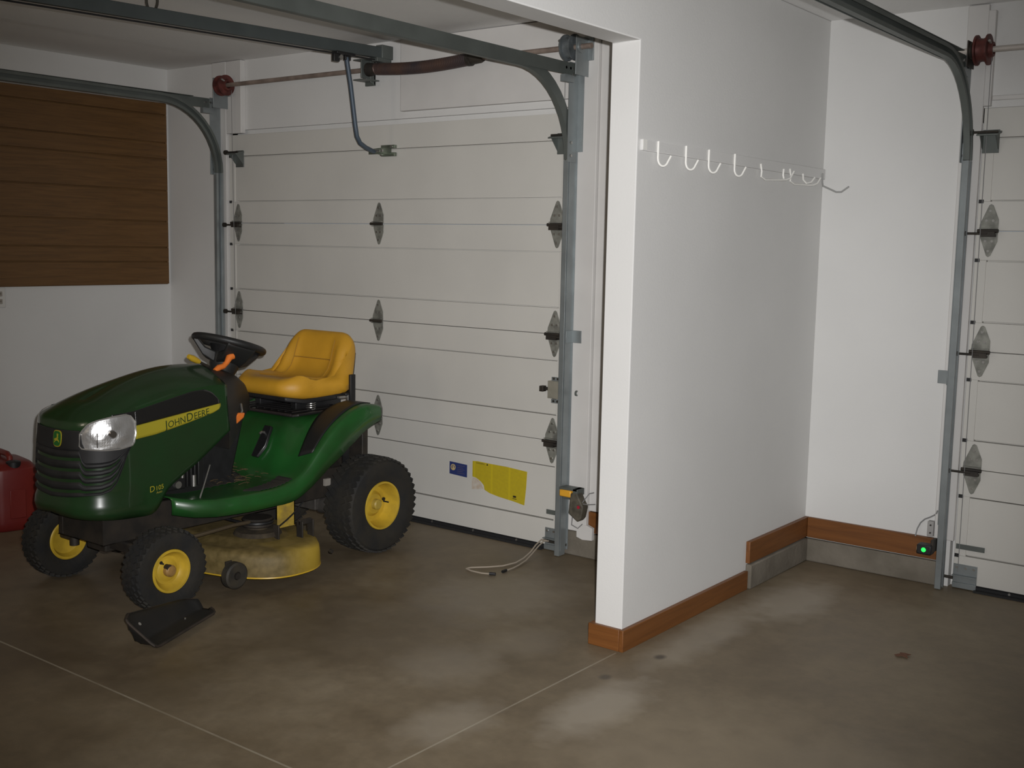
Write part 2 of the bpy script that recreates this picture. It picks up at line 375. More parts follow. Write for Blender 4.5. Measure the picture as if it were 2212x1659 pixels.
# back wall of the left bay, with the door opening
c = MB(); c.b2(XL, D1[0]-.02, .02, .16, 0, ZC); c.b2(D1[1]+.02, XW, .02, .16, 0, ZC); c.b2(D1[0]-.02, D1[1]+.02, .02, .16, 2.19, ZC)
c.b2(D1[0]-.05, D1[1]+.05, .045, .16, 2.10, 2.2); c.b2(D1[0]-.05, D1[0]+.03, .045, .16, 0, 2.2); c.b2(D1[1]-.03, D1[1]+.05, .045, .16, 0, 2.2); c.b2(D1[0], D1[1], .06, .16, 0, .1)
struct(c.build('wall_back_left', paint_white))
c = MB(); c.b2(XR, D2[0]-.02, YB, YB+.15, 0, ZC); c.b2(D2[0]-.02, D2[1]+.02, YB, YB+.15, 2.16, ZC); c.b2(D2[1]+.02, XE, YB, YB+.15, 0, ZC)
c.b2(D2[0]-.05, D2[1]+.05, YB+.045, YB+.15, 2.10, 2.2); c.b2(D2[0]-.05, D2[0]+.03, YB+.045, YB+.15, 0, 2.2)
struct(c.build('wall_back_right', paint_white))
# partition with its wide opening: short wall + header
c = MB()
pol = [(0, YB+.15, 0), (0, YP, 0), (0, YP, ZO), (0, -6.4, ZO), (0, -6.4, 0), (0, YE, 0), (0, YE, ZC), (0, YB+.15, ZC)]
c.prism([(XW, y, z) for _, y, z in pol], (XR-XW, 0, 0)); struct(c.build('wall_middle', paint_white, bevel=.004))

# concrete curb of the foundation and the brown boards above it
c = MB(); c.b2(XR, XR+.03, .06, YB, 0, .113); c.b2(XR, D2[0]-.062, YB-.03, YB, 0, .113); struct(c.build('trim_1', conc_curb, bevel=.006))
c = MB(); c.b2(D1[1]+.02, XW, -.005, .02, 0, .125); struct(c.build('trim_2', conc_curb, bevel=.006))
c = MB(); c.b2(XR, XR+.02, .06, YB, .118, .218); struct(c.build('baseboard_middle_upper', base_wood, bevel=.002))
c = MB(); c.b2(XR+.021, D2[0]-.075, YB-.02, YB, .118, .218); struct(c.build('baseboard_back_right', base_wood_x, bevel=.002))
c = MB(); c.b2(XR, XR+.018, YP-.018, .055, 0, .085); struct(c.build('baseboard_middle', base_wood, bevel=.002))
c = MB(); c.b2(XW-.018, XR-.001, YP-.018, YP, 0, .085); struct(c.build('baseboard_end', base_wood_x, bevel=.002))
c = MB(); c.b2(XW-.018, XW, YP+.001, .01, 0, .085); struct(c.build('baseboard_middle_left', base_wood, bevel=.002))
c = MB(); c.b2(2.717, XW-.02, .0, .02, .13, .235); struct(c.build('baseboard_back_left', base_wood_x, bevel=.002))

# jamb boards and header pads round the two doors
def trimbox(n, *a): c = MB(); c.b2(*a); return struct(c.build('trim_%d' % n, paint_trim, bevel=.003))
trimbox(3, D1[1]+.005, 2.715, -.018, .02, .13, 2.60)          # right jamb board of left door
trimbox(4, -.135, -.005, -.018, .02, 0, 2.60)                  # left jamb board
trimbox(5, -.003, .135, -.016, .02, 2.168, 2.60)                # pad behind the left drum
trimbox(6, 1.445, D1[1]+.003, -.010, .02, 2.225, 2.60)         # header board right of centre
trimbox(7, 2.717, 2.79, .0, .02, .24, 2.60)
trimbox(8, 4.165, 4.2535, YB-.022, YB, .22, 2.598)             # jamb of right door
trimbox(9, 4.2545, 4.285, YB-.03, YB, 2.165, 2.57)
trimbox(10, 4.286, D2[1], YB-.012, YB, 2.19, 2.21)

# ------------------------------------------------------------------ garage doors
def hinge(par, x, y, z, end=0):
    """kite-shaped steel hinge with knuckle; end=-1/+1 adds the roller stem towards that side"""
    h = MB(); t = .003; yy = y-.002
    # upper leaf (rises to a point), lower leaf
    h.prism([(x-.044, yy, z+.004), (x+.036, yy, z+.004), (x+.036, yy, z+.05), (x+.010, yy, z+.112), (x, yy, z+.117), (x-.008, yy, z+.112), (x-.042, yy, z+.03)], (0, -t-.006*(0), 0))
    h.prism([(x-.042, yy, z-.004), (x-.038, yy, z-.028), (x-.008, yy, z-.108), (x, yy, z-.114), (x+.010, yy, z-.108), (x+.036, yy, z-.046), (x+.036, yy, z-.004)], (0, -t, 0))
    for dz in (.012, -.012): h.b2(x-.040, x+.036, yy-.020, yy, z+dz-.002, z+dz+.002)
    o = h.build('hinge', galv_green, par, bevel=.0012)
    k = MB(); k.cyl((x-.046, yy-.02, z), (x+.042, yy-.02, z), .008, 14); k.build('knuckle', dark_metal, o, smooth=True)
    bolts(o, steel, [((x+dx, yy-t, z+dz), (x+dx, yy-t-.005, z+dz), .006, 8) for dx, dz in ((0, .088), (-.014, .045), (.014, .045), (-.014, -.045), (.014, -.045), (0, -.088))])
    if end:
        r = MB(); r.cyl((x, yy-.03, z-.012), (x+end*.10, yy-.03, z-.012), .0055, 10); r.cyl((x+end*.088, yy-.03, z-.012), (x+end*.102, yy-.03, z-.012), .014, 16)
        r.b2(x-.03, x+.03, yy-.034, yy-.001, z-.026, z-.004)
        r.build('roller', dark_metal, o, smooth=True)
    return o
def top_fixture(par, x, y, z, side):
    h = MB()
    h.b2(x-.035, x+.035, y-.006, y, z-.065, z+.035)
    h.prism([(x-.045, y-.006, z+.03), (x-.045, y-.07, z+.012), (x-.045, y-.07, z+.005), (x-.045, y-.006, z+.02)], (.09, 0, 0))
    for s in (-1, 1): h.prism([(x+s*.033-.002, y-.005, z-.05), (x+s*.033-.002, y-.06, z+.01), (x+s*.033-.002, y-.005, z+.02)], (.004, 0, 0))
    o = h.build('top_roller_bracket', galv_old, par, bevel=.001)
    r = MB(); r.cyl((x-side*.04, y-.05, z+.022), (x+side*.078, y-.05, z+.022), .0055, 10); r.cyl((x+side*.064, y-.05, z+.022), (x+side*.08, y-.05, z+.022), .014, 16)
    r.build('roller', dark_metal, o, smooth=True)
    return o
def garage_door(num, x0, x1, y, hx, zoff=.0):
    d = bpy.data.objects.new('door_%d' % num, None); COL.objects.link(d); d.location = ((x0+x1)/2, y, 0); struct(d)
    P = MB  # children are built in world coordinates relative to the empty
    off = Vector(((x0+x1)/2, y, 0)); X0, X1 = x0-off.x, x1-off.x
    S = .534; Z0 = .025
    for i in range(4):
        zb = Z0+i*S; zt = zb+S
        s = MB()
        s.b2(X0, X1, .030, .04, zb+.001, zt-.001)                        # outer skin
        s.b2(X0, X1, .007, .031, zb+.1345, zt-.1345)                     # insulated panel, set back
        s.b2(X0, X1, .0, .031, zb+.0015, zb+.1285); s.b2(X0, X1, .0, .031, zt-.1285, zt-.0015)   # proud bottom and top rails
        for a in (X0, X1-.05): s.b2(a, a+.05, .002, .031, zb+.1285, zt-.1285)  # end stiles
        s.build('section', paint_door, d, bevel=.0015)
        for zz in (zb+.121, zt-.137):
            for xx in (X0+.012, X1-.020):
                e = MB(); e.b2(xx-.010, xx+.010, -.003, .006, zz, zz+.016); e.build('rail_end_cap', black, d)
    q = MB(); q.b2(X0, X1, .008, .035, .0, Z0); q.b2(X0, X1, -.004, .01, .004, Z0-.004); q.b2(X0+.1, X1-.1, -.030, .0, .001, .009); q.build('bottom_seal_and_shadow', black_seal, d)  # rubber seal; the thin black flap in front imitates its shadow on the floor
    k = X0+.25; it = []
    while k < X1: it.append(((k, -.002, .017), (k, -.007, .017), .006, 8)); k += .29
    bolts(d, steel, it, 'seal_screw')
    for x, e in hx:
        for i in (1, 2, 3): hinge(d, x-off.x, 0, Z0+i*S, e)
    return d, off
d1, o1 = garage_door(1, D1[0], D1[1], 0., [(.085, -1), (1.285, 0), (2.49, 1)])
d2, o2 = garage_door(2, D2[0], D2[1], YB, [(4.312, -1), (5.65, 0), (6.94, 1)])
for d, o, xs in ((d1, o1, ((.105, -1), (2.515, 1))), (d2, o2, ((4.292, -1), (6.96, 1)))):
    for x, s in xs: top_fixture(d, x-o.x, 0, 2.03, s)
    # bottom lift brackets with the cable pin, and flat reinforcing straps
    for x, s in xs:
        x = (x + (.02 if s < 0 else 0)) - o.x
        b = MB(); b.b2(x-.055, x+.05, -.004, 0, .02, .115); b.b2(x-.055, x+.05, -.028, -.002, .062, .066); b.b2(x-.055, x+.05, -.012, -.002, .005, .03)
        q = b.build('bottom_bracket', galv, d, bevel=.001)
        b = MB(); b.cyl((x-.05, -.022, .052), (x+s*.09, -.022, .052), .007, 12); b.build('cable_pin', dark_metal, q, smooth=True)
        bolts(q, steel, [((x+dx, -.004, .10), (x+dx, -.009, .10), .006, 8) for dx in (-.04, .0, .036)])
        b = MB(); b.b2(x-.05, x+.075, -.004, -.0005, .185, .208); b.build('flat_strap', galv_old, d)
# stickers and slide lock on the left door
def at1(x, z, y=.0): return Vector((x-o1.x, y, z))
Yp = .007    # panel sheet face
s = MB(); s.prism([at1(x, z, Yp) for x, z in ((1.812, .366), (1.934, .361), (1.934, .293), (1.812, .299))], (0, -.0012, 0)); sb = s.build('blue_sticker', label_blue, d1); sb['label'] = 'small blue sticker with a gold round emblem'
s = MB(); s.lathe([(-.0015, .017), (-.0025, .017), (-.0025, .012), (-.0015, .012), (-.0015, .017)], at1(1.838, .337, Yp), 'Y', 28); s.build('emblem_ring', gold, sb)
s = MB(); s.cyl(at1(1.838, .341, Yp-.001), at1(1.838, .341, Yp-.0024), .0055, 16); s.cyl(at1(1.838, .331, Yp-.001), at1(1.838, .331, Yp-.0024), .008, 16, .006); s.build('emblem_figure', gold, sb)
s = MB()
for k in range(5): s.b2(1.866-o1.x, (1.905 if k % 2 else 1.918)-o1.x, Yp-.0018, Yp-.001, .348-k*.010, .351-k*.010)
s.build('print', mat('sticker_print', (.09, .08, .14), .5), sb)
s = MB()
poly = [(1.972, .388), (2.005, .391), (2.10, .388), (2.20, .387), (2.332, .379), (2.328, .30), (2.318, .202), (2.25, .212), (2.15, .222), (2.09, .232), (2.055, .245), (2.05, .268), (2.03, .285), (2.0, .300), (1.972, .305)]
s.prism([at1(x, z, Yp) for x, z in poly], (0, -.0012, 0)); sy = s.build('warning_sticker', label_y, d1); sy['label'] = 'torn yellow sticker printed with fine black text'
t = text_bm([('WARNING', .012)], lambda u, v, o_: at1(1.996+u, .3775+v-.012*u/.07*.05, Yp-o_), .002); t.build('heading', ink, sy)
s = MB(); s.prism([at1(2.066, .3765, Yp-.0015), at1(2.078, .3765, Yp-.0015), at1(2.072, .3875, Yp-.0015)], (0, -.0008, 0)); s.b2(2.245-o1.x, 2.265-o1.x, Yp-.002, Yp-.001, .233, .243); s.b2(2.242-o1.x, 2.268-o1.x, Yp-.002, Yp-.001, .225, .228); s.build('print', ink, sy)
s = MB(); s.prism([at1(x, z, Yp) for x, z in ((1.968, .30), (2.0, .297), (2.03, .28), (2.048, .25), (2.02, .243), (1.968, .236))], (0, -.0007, 0)); s.build('glue_residue', stain_res, d1)
s = MB(); s.b2(2.468-o1.x, 2.56-o1.x, -.022, .013, .775, .862); lk = s.build('slide_lock', mat('lock_steel', (.46, .44, .37), .42, .6, var=.2, vscale=9), d1, bevel=.002)
for zz in (.758, .868):
    s = MB(); s.b2(2.478-o1.x, 2.585-o1.x, -.004, .0125, zz-.008, zz+.012); lf_ = s.build('lock_flange', galv, lk, bevel=.001)
bolts(lk, dark_metal, [((2.493-o1.x+k*.024, -.004, zz+.002), (2.493-o1.x+k*.024, -.007, zz+.002), .006, 10) for k in range(4) for zz in (.758, .870)], 'flange_rivet')
s = MB(); s.b2(2.43-o1.x, 2.64-o1.x, -.014, -.004, .812, .828); s.b2(2.425-o1.x, 2.448-o1.x, -.034, -.004, .806, .834); s.build('bolt_bar', dark_metal, lk, bevel=.002)
s = MB(); s.lathe([(-.004, .014), (.004, .014), (.004, .007), (-.004, .007), (-.004, .014)], (2.642-o1.x, -.02, .815), 'X', 20); s.build('bolt_ring', galv_old, lk, smooth=True)

# ------------------------------------------------------------------ door tracks
def track(x, y, side, yend, label, curve_start=1.93, R_=.41, flag_z=(1.92, 2.38), bz=2.33, jx=0.):
    """side=+1: the track stands right of its door (web on +x)"""
    T = thing('door_track', label, 'track', (x, y, 0), 0, 'overhead door tracks')
    w_, d_, t_ = .027, .052, .003
    prof = [(side*w_/2, -d_/2), (side*w_/2, d_/2), (-side*w_/2, d_/2), (-side*w_/2, d_/2-.016), (-side*(w_/2-t_), d_/2-.016), (-side*(w_/2-t_), d_/2-t_), (side*(w_/2-t_), d_/2-t_),
            (side*(w_/2-t_), -d_/2+t_), (-side*(w_/2-t_), -d_/2+t_), (-side*(w_/2-t_), -d_/2+.016), (-side*w_/2, -d_/2+.016), (-side*w_/2, -d_/2)]
    ex = Vector((1, 0, 0)); yc = -.034
    m = MB(); m.sweep(prof, [(Vector((0, yc, z)), ex, Vector((0, -1, 0))) for z in (.004, curve_start)])
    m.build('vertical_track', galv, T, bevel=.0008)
    fr = []
    for k in range(13):
        a = PI/2*k/12
        fr.append((Vector((0, yc-R_*(1-math.cos(a)), curve_start+.002+R_*math.sin(a))), ex, Vector((0, -math.cos(a), -math.sin(a)))))
    zt = curve_start+.002+R_
    fr.append((Vector((0, yend-y, zt+.01)), ex, Vector((0, 0, -1))))
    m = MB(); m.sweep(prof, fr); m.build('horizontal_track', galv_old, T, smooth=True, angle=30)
    # wall angle behind the vertical track
    sx = side*(w_/2+.002)
    m = MB(); m.b2(sx, sx+side*.003, yc-.02, .0, .03 if side > 0 else .3, 2.02); m.b2(sx+side*.0002, sx+side*.010, -.003, .0, .03 if side > 0 else .3, 2.02)
    m.build('wall_angle', galv, T)
    # flag bracket: tall plate with folded flange, slots punched
    m = MB(); m.b2(sx+side*.003, sx+side*.006, yc-.045, .0, flag_z[0], flag_z[1]); m.b2(sx+side*.006, sx+side*(.038 if side > 0 else .018), -.004, 0, flag_z[0]+.05, flag_z[1])
    fb = m.build('flag_bracket', galv, T, bevel=.001)
    bolts(fb, steel, [((sx+side*.003, yc-.02, zz), (sx+side*.011, yc-.02, zz), .007, 8) for zz in (flag_z[0]+.03, flag_z[0]+.09, flag_z[1]-.03, flag_z[1]-.055)])
    # horizontal angle iron running over the track to the flag bracket
    m = MB(); hx = sx+side*.0066
    m.b2(hx, hx+side*.003, yend-y, -.03, bz-.012, bz+.045); m.b2(hx-side*.034, hx, yend-y, -.22, bz+.042, bz+.045)
    m.build('horizontal_angle', galv_old, T)
    m = MB(); m.b2(hx-side*.012, hx+side*.013, -.135, -.06, bz-.045, bz-.013); q = m.build('splice_clip', galv, T)
    bolts(q, steel, [((hx+side*.003, -.075-k*.035, bz+.02), (hx-side*.008, -.075-k*.035, bz+.02), .007, 8) for k in range(2)])
    for zz in ((1.09,) if side > 0 else (.97,)):
        m = MB(); m.b2(sx+side*.0034, sx+side*.06, -.0045, -.0005, zz-.03, zz+.03); m.b2(sx+side*.0034, sx+side*.0064, yc-.02, -.002, zz-.03, zz+.03)
        m.build('track_bracket', galv, T, bevel=.001)
    return T
track(D1[1]+.030, -.018, 1, -4.6, 'galvanised track at the right edge of the left garage door, curving under the ceiling')
track(D1[0]-.038, -.018, -1, -4.6, 'galvanised track in the far left corner, curving past the brown wood panel')
track(D2[0]-.04, YB-.03, -1, -4.2, 'galvanised track at the left edge of the right garage door')

# ------------------------------------------------------------------ torsion shafts
def drum(par, x, y, z, m, s, r=.06):
    d = MB(); d.lathe([(-.028*s, .02), (-.028*s, r), (-.02*s, r), (-.018*s, r-.012), (.0, r-.016), (.018*s, r-.012), (.02*s, r+.001), (.028*s, r+.001), (.03*s, r*.6), (.045*s, .03), (.045*s, .02)], (x, y, z), 'X', 36)
    o = d.build('cable_drum', m, par, smooth=True, angle=30)
    d = MB(); d.cyl((x+.036*s, y-.02, z+.02), (x+.036*s, y-.045, z+.03), .006, 8); d.build('set_screw', steel, o)
    return o
ZS, YS = 2.445, -.085
T = thing('torsion_shaft', 'rusty torsion shaft with dark coil spring above the left garage door', 'door spring', (1.3, YS-.0, ZS))
def T1(x): return x-1.3
m = MB(); m.cyl((T1(-.0), 0, 0), (T1(2.72), 0, 0), .0127, 16); m.build('shaft', shaft_m, T, smooth=True)
m = MB()
pts = []; turns = 58; L0, L1 = 1.335, 2.0
n = turns*10
for k in range(n+1):
    u = k/n; a = 2*PI*turns*u; sag = .016*math.sin(PI*u)
    pts.append((T1(L0+(L1-L0)*u), .027*math.cos(a), .027*math.sin(a)-sag))
m.tube(pts, .0059, 6); m.build('spring', spring_m, T, smooth=True)
m = MB(); m.lathe([(-.05, .016), (-.05, .036), (-.03, .036), (-.028, .030), (.03, .026), (.045, .02), (.045, .016)], (T1(2.03), 0, 0), 'X', 24)
m.cyl((T1(2.0), 0, .0), (T1(2.0), -.05, -.012), .008, 8); m.cyl((T1(2.0), 0, 0), (T1(2.0), .02, .048), .008, 8); m.build('winding_cone', dark_metal, T, smooth=True)
m = MB(); m.lathe([(-.03, .016), (-.03, .036), (.0, .034), (.03, .026), (.03, .016)], (T1(1.31), 0, 0), 'X', 24); m.build('stationary_cone', dark_metal, T, smooth=True)
# spring anchor bracket
m = MB(); m.b2(T1(1.262), T1(1.268), -.04, .03, -.045, .05); m.b2(T1(1.20), T1(1.268), .056, .07, -.075, .075)
m.prism([(T1(1.262), .03, -.06), (T1(1.262), .066, -.075), (T1(1.262), .066, .075), (T1(1.262), .03, .06)], (.006, 0, 0))
for zz in (.052, -.052): m.b2(T1(1.20), T1(1.30), -.035, .066, zz-.003, zz+.003)
m.build('anchor_bracket', galv_old, T, bevel=.0015)
drum(T, T1(.062), 0, 0, drum_red, 1); drum(T, T1(2.602), 0, 0, drum_grey, -1)
for x in (T1(2.658), T1(.012)):
    m = MB(); m.b2(x-.002, x+.002, -.04, .07, -.13, .045); m.b2(x-.03, x+.03, .058, .07, -.055, .055); m.lathe([(-.008, .013), (-.008, .03), (.008, .03), (.008, .013), (-.008, .013)], (x, 0, 0), 'X', 24)
    m.build('bearing_plate', galv, T, bevel=.001)
for x in (.090, 2.548):
    m = MB(); m.cyl((T1(x), .035, -.02), (T1(x), .06, -2.36), .0016, 6); m.build('lift_cable', grey_wire, T)

T2 = thing('torsion_shaft', 'torsion shaft with red drum above the right garage door', 'door spring', (4.3, YB-.085, 2.395))
m = MB(); m.cyl((-.19, 0, 0), (2.8, 0, 0), .0127, 16); m.build('shaft', mat('pale_shaft', (.5, .46, .42), .5, .3), T2, smooth=True)
drum(T2, -.045, 0, 0, drum_red, 1, .064)
m = MB(); m.lathe([(-.014, .013), (-.014, .034), (.0, .036), (.01, .02), (.01, .013)], (-.088, 0, 0), 'X', 20); m.b2(-.1, -.095, -.04, .06, -.07, .04); m.build('bearing_plate', dark_metal, T2, bevel=.001)
m = MB(); m.cyl((-.015, .03, -.03), (-.015, .055, -2.31), .0016, 6); m.build('lift_cable', grey_wire, T2)

# ------------------------------------------------------------------ opener rail and arm
T = thing('door_opener', 'dark steel opener rail with bent arm reaching the left garage door', 'door opener', (1.36, -.01, 2.53))
def rz(y): return -.06*(-y)/2.2          # rail slopes gently away from the door
m = MB(); L = 3.9
prof = [(-.013, .027), (-.013, -.027), (-.007, -.027), (-.007, .021), (.007, .021), (.007, -.027), (.013, -.027), (.013, .027)]
prof = [(-.014, .028), (-.014, -.030), (.014, -.030), (.014, .028)]
m.sweep(prof, [(Vector((0, y, rz(y))), Vector((1, 0, 0)), Vector((0, 0, 1))) for y in (-.01, -L)]); m.build('rail', rail_m, T, bevel=.003)
m = MB(); m.b2(-.004, .004, -L, -.012, -.043, -.036); m.build('chain', black, T).rotation_euler = (math.atan2(.06, 2.2)*1, 0, 0)
m = MB(); m.b2(-.024, .024, -.075, .008, -.032, .038); m.b2(-.02, .02, -.11, -.0, -.052, -.03); m.build('header_bracket', galv_old, T, bevel=.002)
m = MB(); m.b2(-.022, .022, -.40, -.27, -.052, -.038); m.b2(-.010, .010, -.41, -.37, -.09, -.05); m.b2(-.009, .009, -.33, -.29, -.075, -.05); m.build('trolley', black, T, bevel=.003)
m = MB(); m.cyl((-.016, -.365, -.066), (.016, -.365, -.066), .012, 12); m.build('release_pin', steel, T, smooth=True)
A = [(0, -.315, -.06), (.006, -.29, -.20), (.012, -.262, -.40), (.012, -.250, -.455), (.010, -.225, -.487), (.0, -.17, -.507), (-.03, -.08, -.52)]
m = MB(); m.tube(A, .012, 10); m.build('arm', arm_m, T, smooth=True)
m = MB(); m.b2(-.045, .055, -.012, .008, -.497, -.480); m.b2(-.045, .055, -.012, .008, -.540, -.520); m.b2(-.15, -.03, -.0005, .008, -.525, -.505)
m.prism([(-.04, .006, -.535), (-.04, -.085, -.525), (-.04, -.085, -.505), (-.04, .006, -.49)], (.006, 0, 0)); m.prism([(.012, .006, -.535), (.012, -.085, -.525), (.012, -.085, -.505), (.012, .006, -.49)], (.006, 0, 0))
db = m.build('door_bracket', mat('bracket_zinc', (.20, .23, .18), .4, .6, var=.3, vscale=20), T, bevel=.001)
bolts(db, steel, [((-.045, -.075, -.515), (.03, -.075, -.515), .007, 10), ((.035, -.012, -.489), (.035, -.018, -.489), .008, 10), ((-.04, -.012, -.53), (-.04, -.018, -.53), .008, 10)])
m = MB(); y0 = -1.48; z0 = rz(y0)
loop = []
for k in range(20):
    a = 2*PI*k/20; loop.append((.0+.004*math.sin(a), y0+.028*math.cos(a), z0+.06+.045*math.sin(a)))
m.tube(loop, .006, 8, closed=True); m.build('hanger_loop', mat('dark_hanger', (.05, .045, .035), .6, .3), T, smooth=True)

# ------------------------------------------------------------------ left wall: wood panel, outlet
pb = MB(); ys, ye = -2.6, -.003
zz = [1.2265, 1.373, 1.466, 1.633, 1.831, 2.032, 2.136, 2.312, 2.39]
for a, b in zip(zz, zz[1:]): pb.b2(XL+.001, XL+.018, ys, ye, a+.004, b-.004)
pb.b2(XL+.0005, XL+.004, ys, ye+.002, zz[0], zz[-1])
pb.b2(XL+.0005, XL+.017, -.014, ye, zz[0]+.006, zz[-1]-.006)
o = pb.build('wood_panel', panel_wood, bevel=.002, origin=(XL, -1.3, 1.2265)); tag(o, 'brown grooved wood panel fixed to the white left wall', 'wall panel')
ol = thing('wall_outlet', 'small beige wall outlet below the wood panel at the left edge', 'outlet', (XL+.0005, -1.155, 1.165))
m = MB(); m.b2(0, .006, -.036, .036, -.057, .057); m.build('cover_plate', white_pl, ol, bevel=.002)
for s in (-1, 1):
    m = MB(); m.b2(.004, .009, -.017, .017, s*.022-.014, s*.022+.014); so = m.build('socket', mat('socket_beige', (.34, .31, .27), .5), ol, bevel=.003)
    for q in (-.0065, .0065):
        m = MB(); m.b2(.0085, .0096, q-.0015, q+.0015, s*.022-.004, s*.022+.006); m.build('slot', ink, so)

# ------------------------------------------------------------------ hook rack on the partition
rk = thing('hook_rack', 'white painted strip with a row of wire coat hooks on the partition wall', 'hook rack', (XR, -.1, 1.862))
m = MB()
m.prism([(0, -.868, .013), (0, .815, .003), (0, .815, .051), (0, -.868, .053)], (.012, 0, 0)); m.build('backing_strip', paint_white, rk, bevel=.002)
def hook(y, z, turned=0., ln=.085):
    pts = []
    for dz in (ln*.5, ln*.25, 0, -ln*.22): pts.append((.016, y, z+dz))
    d = Vector((math.cos(turned), math.sin(turned), 0))
    for k in range(1, 9):
        a = PI*k/8*.86
        p = Vector((.016, y, z-ln*.22)) + d*(.021*(1-math.cos(a))) + Vector((0, 0, -.028*math.sin(a))); pts.append(tuple(p))
    p = Vector(pts[-1]) + d*.012 + Vector((0, 0, .022)); pts.append(tuple(p))
    m = MB(); m.tube(pts, .0042, 8); return m.build('hook', white_wire, rk, smooth=True)
for py in (-.865, -.655, -.470, -.245): hook(py+.1, .010, .95)
def bent(y, z, y2, z2, tip):
    m = MB(); m.tube([(.016, y, z+.04), (.016, y+.012, z+.008), (.018, y+.004, z-.015), (.024, y+.03, z-.026), (.036, y2-.03, z2-.002), (.044, y2, z2), (.052, y2+.025, z2+.008), (.058, y2+.05, z2+tip)], .004, 8)
    return m.build('hook', white_wire, rk, smooth=True)
bent(.10, -.01, .30, -.028, .04); bent(.40, -.012, .60, -.035, .035)
m = MB(); m.tube([(.016, .335, .022), (.016, .33, -.005), (.018, .335, -.02)], .0042, 8); m.build('hook', white_wire, rk, smooth=True)
m = MB(); m.tube([(.016, .545, .015), (.016, .55, -.012), (.026, .565, -.028), (.038, .59, -.022), (.046, .61, .0)], .004, 8); m.build('hook', white_wire, rk, smooth=True)
m = MB(); m.tube([(.016, .775, .03), (.02, .765, -.012), (.03, .75, -.03), (.10, .742, -.06), (.125, .742, -.06), (.16, .742, -.036)], .004, 8); m.build('hook', mat('grey_hook', (.33, .33, .32), .5), rk, smooth=True)
# light patch where paint shows at the strip's near end
m = MB(); m.b2(.0122, .0135, -.868, -.84, .016, .052); m.build('end_cap', white_wire, rk)

# ------------------------------------------------------------------ photo-eye sensors, wire, cord, leaf, outlet box
ps = thing('safety_sensor', 'grimy safety sensor with yellow cap at the foot of the left door track', 'sensor', (2.66, -.10, .30))
m = MB(); m.b2(-.04, .028, -.018, .024, .018, .052); m.build('sensor_cap', sensor_y, ps, bevel=.006)
m = MB(); m.b2(-.045, .06, -.012, .05, .052, .062); m.b2(.036, .062, -.012, .05, .03, .062); m.b2(-.045, .0, .02, .05, .0, .055); m.build('bracket', galv_old, ps, bevel=.001)
m = MB(); m.prism([(.02, -.016, .04), (.062, -.016, .045), (.075, -.016, .02), (.10, -.016, -.02), (.088, -.016, -.075), (.07, -.016, -.095), (.015, -.016, -.06), (.02, -.016, .0)], (0, .05, 0)); m.build('sensor_body', mat('grimy_sensor', (.085, .075, .055), .7, var=.4, vscale=40), ps, bevel=.006)
m = MB(); m.cyl((.076, -.017, -.02), (.076, -.021, -.02), .008, 12); m.build('indicator', mat('red_lamp', (.35, .02, .04), .3), ps)
for pts in ([(.085, .0, .0), (.11, -.005, .03), (.125, 0, .052), (.15, .0, .06)], [(.085, .0, -.005), (.12, -.005, -.002), (.16, 0, .005)], [(.03, .0, -.08), (.02, .01, -.12), (.05, .02, -.135), (.075, .02, -.11)]):
    m = MB(); m.tube(pts, .0024, 6); m.build('wire', grey_wire, ps, smooth=True)
pt = MB(); pt.prism([(2.665, -.024, .155), (2.665, -.024, .105), (2.70, -.024, .095), (2.755, -.024, .10), (2.757, -.024, .16), (2.72, -.024, .172)], (0, .018, 0)); tag(pt.build('paint_flake', paint_trim, origin=(2.7, -.015, .1)), 'broken white lump of trim under the yellow capped sensor', 'trim piece')

gs = thing('safety_sensor', 'black safety sensor with a glowing green light on the right door track', 'sensor', (4.15, YB-.13, .19))
m = MB(); m.b2(-.02, .045, -.02, .035, -.022, .022); m.build('sensor_body', black, gs, bevel=.005)
m = MB(); m.b2(.035, .049, .0, .06, -.012, .045); m.build('bracket', dark_metal, gs, bevel=.002)
m = MB()
m.lathe([(-.005, .002), (-.004, .007), (0, .0105), (.004, .0105), (.004, .002)], (.012, -.021, .0), 'Y', 24); m.build('green_light', led_mat, gs, smooth=True)
m = MB(); m.lathe([(0, .016), (.006, .018), (.012, .016)], (-.022, .0, 0), 'X', 16); m.build('lens_ring', mat('tan_plastic', (.3, .22, .12), .5), gs, smooth=True)

cw = MB(); cw.tube([(4.082, YB-.022, .215), (4.086, YB-.012, .250), (4.097, YB-.006, .278), (4.115, YB-.005, .298), (4.14, YB-.005, .312), (4.160, YB-.005, .326), (4.172, YB-.024, .338), (4.176, YB-.025, .352)], .0032, 8)
tag(cw.build('loose_wire', grey_wire, smooth=True, origin=(4.082, YB-.02, .215)), 'thin grey wire curling up the wall above the brown baseboard', 'wire')
jb = thing('junction_box', 'small grey box on the wall beside the right door track', 'wall box', (4.148, YB-.0005, .262))
m = MB(); m.b2(-.012, .016, -.03, 0, -.035, .035); m.build('box_body', mat('grey_box', (.33, .32, .31), .6), jb, bevel=.002)
bolts(jb, dark_metal, [((.003, -.03, q), (.003, -.034, q), .004, 8) for q in (.018, -.018)], 'screw')

